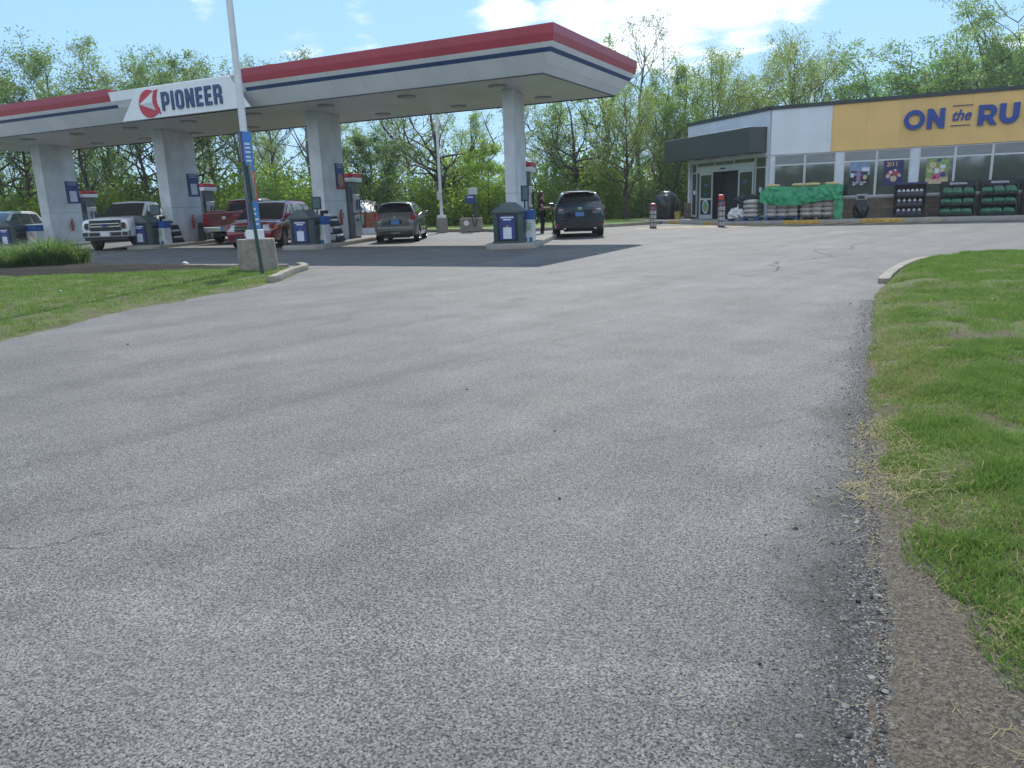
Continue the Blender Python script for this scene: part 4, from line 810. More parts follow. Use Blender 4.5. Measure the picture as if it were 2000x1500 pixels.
# piers, sills, stone base
pier = [(.0, .18), (2.83, 3.14), (5.81, 6.12), (10.1, 10.41), (14.5, 14.8)]
M('pier_white', (.60, .64, .70), .45)
for k, (a, c) in enumerate(pier): B('pier', [((a, -.06, .98 if k else .15), (c, .2, 3.058))], MATS['pier_white'])
B('stone_base', [((.182, -.11, .15), (W1, .2, .975))], STN); B('sill', [((.182, -.17, .978), (2.828, .2, 1.07)), ((3.142, -.17, .978), (5.808, .2, 1.07)), ((6.122, -.17, .978), (10.098, .2, 1.07))], MATS['concrete'])
bays = [(.18, 2.83, [1.52]), (3.14, 5.81, [4.48]), (6.12, 10.1, [7.47, 8.82]), (10.41, 14.5, [11.8, 13.1])]
for a, c, mul in bays:
    xs = [a] + mul + [c]
    for x0, x1 in zip(xs[:-1], xs[1:]):
        w = B('window', [((x0 + .004, -.035, 1.072), (x0 + .045, .03, 3.056)), ((x1 - .045, -.035, 1.072), (x1 - .004, .03, 3.056)), ((x0 + .046, -.035, 1.072), (x1 - .046, .03, 1.12)), ((x0 + .046, -.035, 3.0), (x1 - .046, .03, 3.056)), ((x0 + .046, -.035, 2.56), (x1 - .046, .03, 2.62))], ALU)
        B('pane', [((x0 + .046, .0, 1.121), (x1 - .046, .012, 2.559))], GLS, w); B('transom_pane', [((x0 + .046, .0, 2.621), (x1 - .046, .012, 2.999))], GLT, w)
B('side_wall', [((-7.14, .205, .15), (-6.95, 2.2, 4.9))], SWH, st, CH); B('side_wall', [((-6.94, 1.1, .15), (-.4, 1.2, 3.05))], INT, st, CH); B('ceiling', [((-6.94, .2, 3.07), (-.2, 1.09, 3.2))], INT, st, CH)
# window posters
PSKY = M('poster_sky', (.20, .30, .46), .5, var=.4, scale=4); PGRN = M('poster_green', (.22, .34, .10), .5, var=.5, scale=7); PPNK = M('poster_pink', (.50, .10, .20), .5, var=.3); PCRM = M('poster_cream', (.55, .44, .30), .5, var=.3, scale=8); GOLD = M('poster_gold', (.60, .42, .16), .5); PNAV = M('poster_navy', (.018, .022, .11), .45, var=.2); PBLK = M('poster_black', (.02, .02, .025), .5); PLIL = M('poster_lilac', (.30, .16, .34), .5)
def wposter(x0, x1, z0, z1, label):
    t = thing('window_poster', label, 'poster', ((x0 + x1) / 2, OY - .012, (z0 + z1) / 2), 0, 'posters in the store windows'); return t, (x1 - x0) / 2, (z1 - z0) / 2
def PPt(t, name, spans, mat, y=-.006):
    mb = MB()
    for a, c in spans: mb.span((a[0], y, a[1]), (c[0], y + .0035, c[1]))
    return mb.build(name, mat, t)
def PDs(t, name, discs, mat, y=-.0075):
    mb = MB()
    for x, z, r in discs: mb.lathe([(r, y), (r, y + .0012)], 14, (x, 0, z), 0, 'Y')
    return mb.build(name, mat, t)
t, w, h = wposter(-2.42, -1.61, 1.50, 2.56, 'window poster with pale blue top, black foot and white numbers')
PPt(t, 'backing', [((-w, -.05), (w, h))], PSKY); PPt(t, 'foot', [((-w, -h), (w, -.053))], PBLK); PPt(t, 'picture', [((-.12, -.3), (.03, .16))], PLIL, -.0085); PPt(t, 'picture', [((-.36, -.12), (-.24, .05)), ((.08, .12), (.38, .28))], PWHITE, -.0085); PDs(t, 'picture', [(.22, -.14, .09)], PCRM, -.0078); PPt(t, 'picture', [((-.36, .06), (.08, .14)), ((.05, -.03), (.32, .11))], PBLK, -.0075)
text_mesh('lettering', '2/9·2/9', .20, PWHITE, t, (0, -.008, -.46), (R(90), 0, 0), .006, 0, .002)
t, w, h = wposter(-1.07, -.29, 1.50, 2.58, 'navy window poster with gold numbers above a heap of snacks')
PPt(t, 'backing', [((-w, -h), (w, h))], PNAV); text_mesh('lettering', '2/11', .26, GOLD, t, (-.06, -.008, .27), (R(90), 0, 0), .006, .1, .002)
PDs(t, 'picture', [(-.12, -.02, .11), (.12, -.05, .12), (.0, .06, .08)], PRED); PDs(t, 'picture', [(-.2, -.14, .09), (.02, -.26, .13), (.24, -.12, .07)], PCRM, -.009); PDs(t, 'picture', [(-.1, .02, .06), (.08, .1, .045)], PWHITE, -.0105)
t, w, h = wposter(.58, 1.42, 1.50, 2.58, 'green window poster crowded with pink and cream shapes')
PPt(t, 'backing', [((-w, -h), (w, h))], PGRN); PPt(t, 'foot', [((-w, -h), (w, -h * .55))], PCRM, -.0075); PDs(t, 'picture', [(-.18, .24, .13), (-.25, .0, .09), (.18, .0, .1)], PCRM, -.0085); PDs(t, 'picture', [(.02, -.22, .14), (-.14, -.28, .1)], PPNK, -.0095); PDs(t, 'picture', [(.22, -.16, .11), (.05, .42, .08)], PBLUE, -.0105); PPt(t, 'picture', [((.1, .1), (.3, .24)), ((-.1, -.1), (.06, .1))], PWHITE, -.011)
# roof sign: ON the RUN
SB = M('sign_letter_blue', (0.012, 0.05, 0.26), .4, var=.05); LGREY = M('sign_bar_grey', (.10, .10, .12), .5)
el = lambda rx, ry, cx=.5, cy=.5, a0=0, a1=360, n=44: [(cx + rx * math.cos(R(a)), cy + ry * math.sin(R(a))) for a in np.linspace(a0, a1, n, endpoint=(a1 - a0) < 360)]
def sl(loops, x, w, h=.80, z=3.76): outline('sign_letter', [[(px * w, py * h) for px, py in lp] for lp in loops], .08, SB, st, (x - OX, -.15, z), (R(90), 0, 0))
Nn = [[(0, 0), (.30, 0), (.30, .52), (.70, 0), (1, 0), (1, 1), (.70, 1), (.70, .48), (.30, 1), (0, 1)]]
sl([el(.5, .5), el(.27, .27)], -.42, .79); sl(Nn, .45, .66); sl(Nn, 4.0, .66)
Rr = [[(0, 0), (.31, 0), (.31, .26), (.46, .26), (.68, 0), (1.04, 0), (.77, .33)] + el(.36, .33, .62, .66, -55, 90, 16) + [(0, 1)], [(.31, .50), (.56, .50)] + el(.12, .12, .56, .63, -80, 80, 8) + [(.56, .76), (.31, .76)]]
sl(Rr, 2.3, .66)
Uu = [[(0, 1), (0, .44)] + el(.5, .45, .5, .44, 182, 358, 24) + [(1, .44), (1, 1), (.68, 1), (.68, .45)] + el(.18, .17, .5, .44, -2, -178, 14) + [(.32, .45), (.32, 1)]]
sl(Uu, 3.04, .69)
text_mesh('sign_letter', 'the', .62, SB, st, (1.68 - OX, -.13, 4.02), (R(90), 0, 0), .012, .32, .04, sx=.86)
B('sign_bar', [((1.36 - OX, -.14, 4.585), (2.09 - OX, -.107, 4.625)), ((1.33 - OX, -.14, 3.80), (2.04 - OX, -.107, 3.84))], LGREY)
# entrance on the cut corner
mb = MB(); mb.span((-8.0, -1.07, 3.2), (-.17, -.102, 4.34)); o = mb.build('awning', SDK, st, bevel=.02); o.rotation_euler = (0, 0, CH)
B('awning_light', [((-6.2 + k * 1.5, -.7, 3.185), (-5.7 + k * 1.5, -.5, 3.199)) for k in range(4)], SIGNW, st, CH)
B('pier', [((-.20, -.06, .15), (-.042, .1, 3.058)), ((-7.15, -.06, 1.0), (-6.98, .1, 3.058))], MATS['pier_white'], st, CH)
B('stone_base', [((-7.25, -.22, .15), (-6.80, .2, .985))], STN, st, CH)
B('door_header', [((-6.25, -.10, 2.53), (-1.10, .06, 2.80))], ALU, st, CH); B('sensor', [((-3.9, -.14, 2.63), (-3.5, -.102, 2.70))], BLACK, st, CH)
B('doorway', [((-4.63, .55, .15), (-2.49, .6, 2.529)), ((-4.7, -.03, .15), (-4.64, .6, 2.529)), ((-2.48, -.03, .15), (-2.43, .6, 2.529))], INT, st, CH)
B('doorway_floor', [((-4.63, -.05, .146), (-2.49, .54, .155))], INT, st, CH)
def door(x0, x1, name, low):
    d = B(name, [((x0, -.06, .152), (x0 + .09, .0, 2.528)), ((x1 - .09, -.06, .152), (x1, .0, 2.528)), ((x0 + .091, -.06, .152), (x1 - .091, .0, .36)), ((x0 + .091, -.06, 2.40), (x1 - .091, .0, 2.528)), ((x0 + .091, -.06, 1.12), (x1 - .091, .0, 1.22))], ALU, st, CH)
    mb = MB(); mb.span((x0 + .091, -.035, .361), (x1 - .091, -.02, 1.119)); mb.span((x0 + .091, -.035, 1.221), (x1 - .091, -.02, 2.399)); mb.build('pane', GLD, d); return d
d1 = door(-5.95, -4.71, 'sliding_door', 0); d2 = door(-2.42, -1.18, 'sliding_door', 1)
PDo = M('decal_teal', (.16, .30, .34), .5); PTX = M('decal_blue', (.06, .11, .34), .5)
def decal(d, name, x, z, rx, rz_, mats_):
    for k, m_ in enumerate(mats_):
        f = 1 - .22 * k; outline(name, [[(rx * f * math.cos(a), rz_ * f * math.sin(a)) for a in np.linspace(0, 2 * math.pi, 28, endpoint=False)]], .003, m_, d, (x, -.066 - .004 * k, z), (R(90), 0, 0))
decal(d1, 'door_sticker', -5.33, .78, .30, .36, [PWHITE, PDo, PGRN]); decal(d2, 'door_sticker', -1.72, .86, .20, .22, [TUBT])
mb = MB()
for d, xx, z in ((d1, -5.3, 1.9), (d1, -5.3, 1.82), (d1, -5.3, 1.40), (d2, -1.85, 1.98), (d2, -1.85, 1.88)): mb.span((xx - .22, -.042, z), (xx + .22 - (z * 7 % .1), -.036, z + .05))
mb.build('door_print', PTX, st).rotation_euler = (0, 0, CH)
B('door_shelf', [((-2.2, .1, 1.23), (-1.4, .4, 1.5))], PCRM, st, CH)
for x0, x1, name in ((-6.79, -6.27, 'sidelight'), (-1.08, -.22, 'sidelight')):
    zb = .25
    w = B(name, [((x0, -.05, zb), (x0 + .05, .03, 3.056)), ((x1 - .05, -.05, zb), (x1, .03, 3.056)), ((x0 + .051, -.05, zb), (x1 - .051, .03, zb + .08)), ((x0 + .051, -.05, 2.53), (x1 - .051, .03, 2.58)), ((x0 + .051, -.05, 3.0), (x1 - .051, .03, 3.056))], ALU, st, CH)
    B('pane', [((x0 + .051, -.01, zb + .081), (x1 - .051, .0, 2.529)), ((x0 + .051, -.01, 2.581), (x1 - .051, .0, 2.999))], GLD, w); B('notice', [(((x0 + x1) / 2 - .1, -.018, 1.42), ((x0 + x1) / 2 + .1, -.012, 1.64))], PWHITE, w)
w = B('transom_window', [((-6.26, -.05, 2.803), (-1.09, .03, 2.85)), ((-6.26, -.05, 3.02), (-1.09, .03, 3.056))] + [((x, -.05, 2.851), (x + .05, .03, 3.019)) for x in (-6.26, -4.55, -2.85, -1.14)], ALU, st, CH)
B('pane', [((-6.21, -.01, 2.851), (-1.14, 0, 3.019))], GLD, w)
B('exit_lamp', [((1.02, -.012, 1.62), (1.07, -.004, 1.70))], M('red_lamp', (.8, .05, .05), .5, emit=1.2), st)

# ================================================================== GOODS IN FRONT OF THE STORE
PALB = M('pallet_blue', (0.02, 0.10, 0.30), .7, var=.35, scale=8); PALW = M('pallet_grey', (.16, .14, .12), .8, var=.3, scale=8)
BAG = M('bag_grey', (.46, .43, .41), .55, var=.5, scale=9, bump=.5, bscale=22); WRAP = M('plastic_white', (.62, .63, .63), .3, var=.15, bump=.6, bscale=14); TARPB = M('black_tarp', (.016, .018, .02), .35, var=.3, bump=.8, bscale=9)
def pallet(x, y, mat, label):
    t = thing('pallet', label, 'pallet', (x, y, .15), 0, 'pallets before the store windows')
    mb = MB()
    for k in range(3): mb.box((-.62 + k * .62, 0, .055), (.12, 1.05, .10))
    mb.build('bearer', mat, t)
    mb = MB()
    for k in range(6): mb.box((0, -.46 + k * .185, .117), (1.36, .14, .022))
    mb.build('deck_board', mat, t); return t
pallet(-6.72, 37.25, PALB, 'blue pallet under the crumpled white plastic by the shop door'); pallet(-5.03, 37.2, PALB, 'blue pallet under the left half of the green covered stack'); pallet(-3.56, 37.2, PALW, 'grey pallet under the right half of the green covered stack')
def bag_mesh(name, lx, ly, lz, mat, seed=0):
    rs = np.random.RandomState(seed); n = 10; V = []; F = []
    us = np.linspace(-1, 1, n)
    for side in (1, -1):
        for i in range(n):
            for j in range(n):
                e = (1 - abs(us[i]) ** 7) * (1 - abs(us[j]) ** 7); V.append((us[i] * lx / 2, us[j] * ly / 2, side * (lz / 2) * (.30 + .70 * e ** .35) + rs.uniform(-.01, .01) * e))
    for s in range(2):
        for i in range(n - 1):
            for j in range(n - 1):
                q = [s * n * n + i * n + j, s * n * n + (i + 1) * n + j, s * n * n + (i + 1) * n + j + 1, s * n * n + i * n + j + 1]; F.append(q if s == 0 else q[::-1])
    ring = [(i, 0) for i in range(n)] + [(n - 1, j) for j in range(1, n)] + [(i, n - 1) for i in range(n - 2, -1, -1)] + [(0, j) for j in range(n - 2, 0, -1)]
    for k in range(len(ring)):
        a, c = ring[k], ring[(k + 1) % len(ring)]; F.append([a[0] * n + a[1], n * n + a[0] * n + a[1], n * n + c[0] * n + c[1], c[0] * n + c[1]])
    return np_mesh(name, V, F, mat, smooth=True)
bag0 = None; rs = random.Random(4)
for px_, nm in ((-5.03, 'left'), (-3.56, 'right')):
    for L in range(6):
        for k in range(3):
            if bag0 is None: o = bag0 = bag_mesh('bag', .47, .95, .225, BAG)
            else: o = bag0.copy(); COL.objects.link(o)
            o.location = (px_ - .455 + k * .455 + rs.uniform(-.01, .01), 37.2 + rs.uniform(-.02, .02), .15 + .24 + L * .205); o.rotation_euler = (rs.uniform(-.03, .03), rs.uniform(-.03, .03), rs.uniform(-.03, .03))
            tag(o, 'grey filled bag in the stack under the %s part of the green sheet' % nm, 'bag', 'bags in the %s green covered stack' % nm)
# loose load by the door
for k, (dx, L) in enumerate(((.22, 0), (.22, 1), (.22, 2), (.22, 3))):
    o = bag0.copy(); COL.objects.link(o); o.location = (-6.62 + dx, 37.3, .15 + .24 + L * .2); o.scale = (1.35, 1.05, .95); o['label'] = 'grey filled bag in the low stack beside the crumpled plastic'; o['group'] = 'bags in the low stack by the door'; o['category'] = 'bag'
def blob(name, c, d, mat, seed, amp=.25, freq=4.0, cut=-.2):
    bm = bmesh.new(); bmesh.ops.create_icosphere(bm, subdivisions=4, radius=1.0); rs = np.random.RandomState(seed); o = rs.uniform(0, 50, 3)
    for v_ in bm.verts:
        p = v_.co.copy(); k = 1 + amp * (float(fbm(p.x * freq + o[0] + p.z * 2.1, p.y * freq + o[1] + p.z * 1.3)) - .5) * 2; v_.co = Vector((p.x * k * d[0], p.y * k * d[1], max(p.z * k, cut) * d[2]))
    for f in bm.faces: f.smooth = amp < .3
    me = bpy.data.meshes.new(name); bm.to_mesh(me); bm.free(); me.materials.append(mat); ob = bpy.data.objects.new(name, me); COL.objects.link(ob); ob.location = c; return ob
tag(blob('plastic_heap', (-7.05, 37.0, .40), (.38, .38, .30), WRAP, 3, .5, 5, -.42), 'crumpled white plastic heap on the pallet by the shop door', 'plastic heap')
tag(blob('black_sheet', (-6.66, 37.35, 1.05), (.52, .42, .26), TARPB, 8, .4, 3, -.5), 'bunched black sheet on the bags beside the white plastic', 'sheet')
# green cover sheet
TG = M('green_sheet', (.010, .27, .11), .32, var=.45, scale=6, bump=.7, bscale=9)
nu, nv = 64, 34; V = np.zeros((nu, nv, 3)); rs = np.random.RandomState(3)
for i in range(nu):
    a = i / (nu - 1); x = -5.98 + a * 3.42
    zb = 0.98 - .20 * math.sin(min(1, a / .75) * math.pi) + (0 if a < .82 else 0)
    for j in range(nv):
        s = j / (nv - 1)
        if s < .35: y = 37.78 - (s / .35) * 1.1; z = 1.60 + .03 * math.sin(a * 9)
        else: k = (s - .35) / .65; y = 36.68 - .10 * math.sin(k * 2.2) - .05 * k; z = 1.60 - k * (1.60 - zb)
        f = (float(fbm(a * 16, s * 3 + 5)) - .5); y -= abs(f) * .22 * (1 if s > .33 else .1); z += f * .06
        if a < .06: z -= (1 - a / .06) * .25 * (1 - s)
        V[i, j] = (x, y, z)
idx = np.arange(nu * nv).reshape(nu, nv); F = np.stack([idx[:-1, :-1], idx[1:, :-1], idx[1:, 1:], idx[:-1, 1:]], -1).reshape(-1, 4)
tp = thing('green_cover', 'shiny green plastic sheet thrown over the stacked bags, trailing to the ground', 'sheet', (0, 0, 0))
np_mesh('sheet', V.reshape(-1, 3), F, TG, tp, smooth=True)
nu, nv = 22, 40; V = np.zeros((nu, nv, 3))
for i in range(nu):
    a = i / (nu - 1)
    for j in range(nv):
        s = j / (nv - 1); f = float(fbm(a * 6 + 3, s * 4)) - .5
        x = -2.92 + .14 * s + a * (.40 - .10 * s) + f * .12; y = 36.62 - .28 * s - abs(f) * .2 + a * .22; z = 1.60 - 1.45 * min(1, s / .86)
        if s > .86: x += (s - .86) / .14 * .55 * (a + .2); y -= (s - .86) / .14 * .1
        V[i, j] = (x, y, max(z, .165) + .02 * abs(f))
idx = np.arange(nu * nv).reshape(nu, nv); F = np.stack([idx[:-1, :-1], idx[1:, :-1], idx[1:, 1:], idx[:-1, 1:]], -1).reshape(-1, 4)
np_mesh('trailing_flap', V.reshape(-1, 3), F, TG, tp, smooth=True)
YB_ = M('bag_yellow', (.52, .43, .20), .5, var=.4, scale=9, bump=.4, bscale=20); yb = None
for k, (x, y, s) in enumerate(((-5.5, 36.98, 1.0), (-4.45, 36.95, .85), (-3.85, 37.0, 1.15), (-3.05, 36.95, 1.0))):
    if yb is None: yb = o = bag_mesh('yellow_bag', .72, .5, .14, YB_, 5)
    else: o = yb.copy(); COL.objects.link(o)
    o.location = (x, y + .12, 1.665); o.scale = (s * .8, .8, 1); o.rotation_euler = (0, 0, .1 * k)
    tag(o, ['yellow bag at the shop-door end on top of the green sheet', 'smallest yellow bag on the green sheet, second from the shop door', 'widest yellow bag on the green sheet, third from the shop door', 'yellow bag on the green sheet above its trailing flap'][k], 'bag', 'yellow bags on the green sheet')
# lined waste bin
t = thing('waste_bin', 'dark hooded waste bin with a black bag bulging round its foot, under the window', 'bin', (-1.82, 37.3, .15))
o = blob('bin_liner', (0, 0, .34), (.30, .29, .36), TARPB, 12, .28, 4, -.93); o.parent = t
mb = MB(); mb.box((0, 0, .62), (.40, .40, .30)); mb.build('body', DARK, t, bevel=.03)
mb = MB(); mb.box((0, 0, .90), (.44, .44, .25)); mb.build('hood', GREY, t, bevel=.04)
mb = MB(); mb.box((0, -.222, .89), (.26, .006, .12)); mb.build('opening', BLACK, t)
# racks under the windows
RK = M('rack_black', (.012, .014, .018), .45); RKN = M('rack_navy', (.03, .035, .12), .45)
def rack(x0, x1, label, head):
    w = x1 - x0; t = thing('display_rack', label, 'rack', ((x0 + x1) / 2, 37.55, .15), 0, 'display racks under the store windows'); h = 1.22 if head else 1.36
    mb = MB()
    for sx in (-w / 2 + .02, w / 2 - .02): mb.span((sx - .02, -.30, 0), (sx + .02, .28, h))
    mb.span((-w / 2 + .041, .25, .02), (w / 2 - .041, .28, h)); mb.build('frame', RK, t)
    for k in range(3):
        mb = MB(); mb.span((-w / 2 + .042, -.34, .05 + k * .40), (w / 2 - .042, .248, .08 + k * .40)); mb.span((-w / 2 + .042, -.355, .05 + k * .40), (w / 2 - .042, -.342, .13 + k * .40)); mb.build('shelf', RK, t)
    if head:
        mb = MB(); mb.span((-w / 2, -.20, h + .0), (w / 2, -.17, h + .20)); hd = mb.build('header', RK, t); text_mesh('lettering', 'SEASONAL', .115, PWHITE, hd, (0, -.203, h + .07), (R(90), 0, 0), .003, 0, .004, sx=1.15)
    else: mb = MB(); mb.span((-w / 2, -.32, h), (w / 2, .26, h + .08)); mb.build('header', RKN, t)
    return t
rack(-.58, .66, 'black rack of dark jugs under the store window', False)
rack(1.16, 2.44, 'black rack of green bags with a header, next to the jug rack', True); rack(2.62, 3.90, 'second headed rack of green bags along from the jug rack', True); rack(4.08, 5.3, 'farthest headed rack of green bags, cut by the picture edge', True)
for k, n in ((0, 5), (1, 5), (2, 6)):
    for j in range(n):
        o = JUG.copy(); COL.objects.link(o); o.location = (-.58 + .12 + (j + .5) * (1.0 / n), 37.33, .15 + .081 + k * .40); o.scale = (1.35, 1.35, 1.25); o.rotation_euler = (0, 0, 0)
        tag(o, 'dark jug with a white cap on the rack under the store window', 'jug', 'jugs on the rack under the window')
GB = M('bag_green', (.02, .14, .07), .35, var=.6, scale=9, bump=.6, bscale=15); gb = None
for x0, nm in ((1.16, 'next to the jug rack'), (2.62, 'second along from the jug rack'), (4.08, 'cut by the picture edge')):
    for k in range(3):
        for j in range(3):
            if gb is None: gb = o = bag_mesh('green_bag', .40, .5, .27, GB, 9)
            else: o = gb.copy(); COL.objects.link(o)
            o.location = (x0 + .24 + j * .395 + rs.uniform(-.02, .02), 37.45, .15 + .21 + k * .40); o.rotation_euler = (rs.uniform(-.1, .1) + .2, rs.uniform(-.12, .12), rs.uniform(-.1, .1)); o.scale = (1, 1, rs.uniform(.85, 1.1))
            tag(o, 'green filled bag on the rack %s' % nm, 'bag', 'green bags on the rack %s' % nm)
# bollards wrapped in prints
BW = M('wrap_white', (.42, .40, .42), .5, var=.5, scale=18); BR = M('wrap_red', (.38, .04, .05), .5, var=.3, scale=12); BK = M('wrap_black', (.03, .03, .04), .5); BLV = M('wrap_violet', (.16, .16, .30), .5, var=.4, scale=14)
def bollard(name, x, y, h, label, cube):
    t = thing(name, label, 'bollard', (x, y, 0), 0, 'print wrapped bollards'); r = .15
    mb = MB(); mb.lathe([(r, 0), (r, h)], 24); mb.build('sleeve', BK, t, smooth=True)
    n = 5; hh = h / n
    mb = MB()
    for k in range(n):
        z0, z1 = .06 + k * (h - .08) / n, .06 + (k + .78) * (h - .08) / n
        for s in range(6):
            a0, a1 = R(-180 + s * 60), R(-180 + s * 60 + 52); p = [(math.cos(a) * (r + .004), math.sin(a) * (r + .004)) for a in np.linspace(a0, a1, 6)]
            mb.add([(x_, y_, z0) for x_, y_ in p] + [(x_, y_, z1) for x_, y_ in p], [(i, i + 1, 7 + i, 6 + i) for i in range(5)], (s * 2 + k * 2 + (k > 2)) % 4 if k != 3 else 0)
    mb.build('wrap', [BW, BR, BW, BLV], t)
    if cube: mb = MB(); mb.box((-.03, 0, h + .11), (.2, .2, .22)); mb.build('cap', M('cap_red', (.55, .03, .03), .4), t, bevel=.02)
    else: mb = MB(); mb.lathe([(r * .95, h + .001), (r * .8, h + .05), (r * .35, h + .08)], 18); mb.build('cap', BR, t, smooth=True)
bollard('bollard', -10.25, 34.4, 1.02, 'print wrapped bollard with a low rounded top, by the back lawn', False)
bollard('bollard', -7.17, 34.25, 1.14, 'taller print wrapped bollard with a red box on top, before the shop door', True)
# covered cart beside the store
t = thing('covered_cart', 'black sheeted cart standing at the lawn end of the store', 'cart', (-12.15, 43.3, .15), R(-20))
o = blob('cover', (0, 0, .80), (.78, .6, .72), TARPB, 21, .16, 3, -1.0); o.parent = t
for v_ in o.data.vertices:
    for a_ in (0, 1): pass
mb = MB(); mb.box((0, 0, .55), (1.3, .95, 1.08), taper=1.02); mb.build('skirt', TARPB, t, bevel=.12, smooth=True)
t = thing('bucket', 'yellow bucket beside the black sheeted cart', 'bucket', (-11.25, 42.35, .15))
mb = MB(); mb.lathe([(.13, 0), (.17, .36), (.18, .37), (.18, .40)], 18); mb.build('tub', M('bucket_yellow', (.50, .36, .06), .5, var=.2), t, smooth=True)
mb = MB(); mb.tube([(-.17, 0, .36), (-.14, -.1, .28), (0, -.16, .24), (.14, -.1, .28), (.17, 0, .36)], .008, 6); mb.build('handle', GREY, t)
# ================================================================== VEHICLES  (local +Y is forward)
def paint(name, col, metal=.0, rough=.28): return M(name, col, rough, metal=metal, coat=1.0, var=.08, scale=1.5)
CGL = glass_mat('car_glass', (.008, .012, .013), .02); TYRE = M('tyre', (.015, .015, .016), .8); RIM = M('rim', (.35, .36, .37), .3, metal=.8); RIMD = M('rim_dark', (.03, .03, .032), .4)
CHR = M('chrome', (.62, .63, .65), .15, metal=1.0); PLAS = M('trim_black', (.018, .019, .02), .55); HLG = M('headlight_glass', (.46, .49, .51), .12); TLR = M('tail_red', (.35, .012, .02), .2); AMB = M('amber', (.55, .16, .02), .3); PLW = M('plate_white', (.60, .62, .66), .5); PLB = M('plate_blue', (.08, .22, .50), .5)
def catmull(P, k):
    P = np.array(P, float); out = []
    for i in range(len(P) - 1):
        p0, p1, p2, p3 = P[max(i - 1, 0)], P[i], P[i + 1], P[min(i + 2, len(P) - 1)]
        for t in np.arange(k) / k: out.append(.5 * (2 * p1 + (p2 - p0) * t + (2 * p0 - 5 * p1 + 4 * p2 - p3) * t * t + (3 * p1 - p0 - 3 * p2 + p3) * t ** 3))
    out.append(P[-1]); return np.array(out)
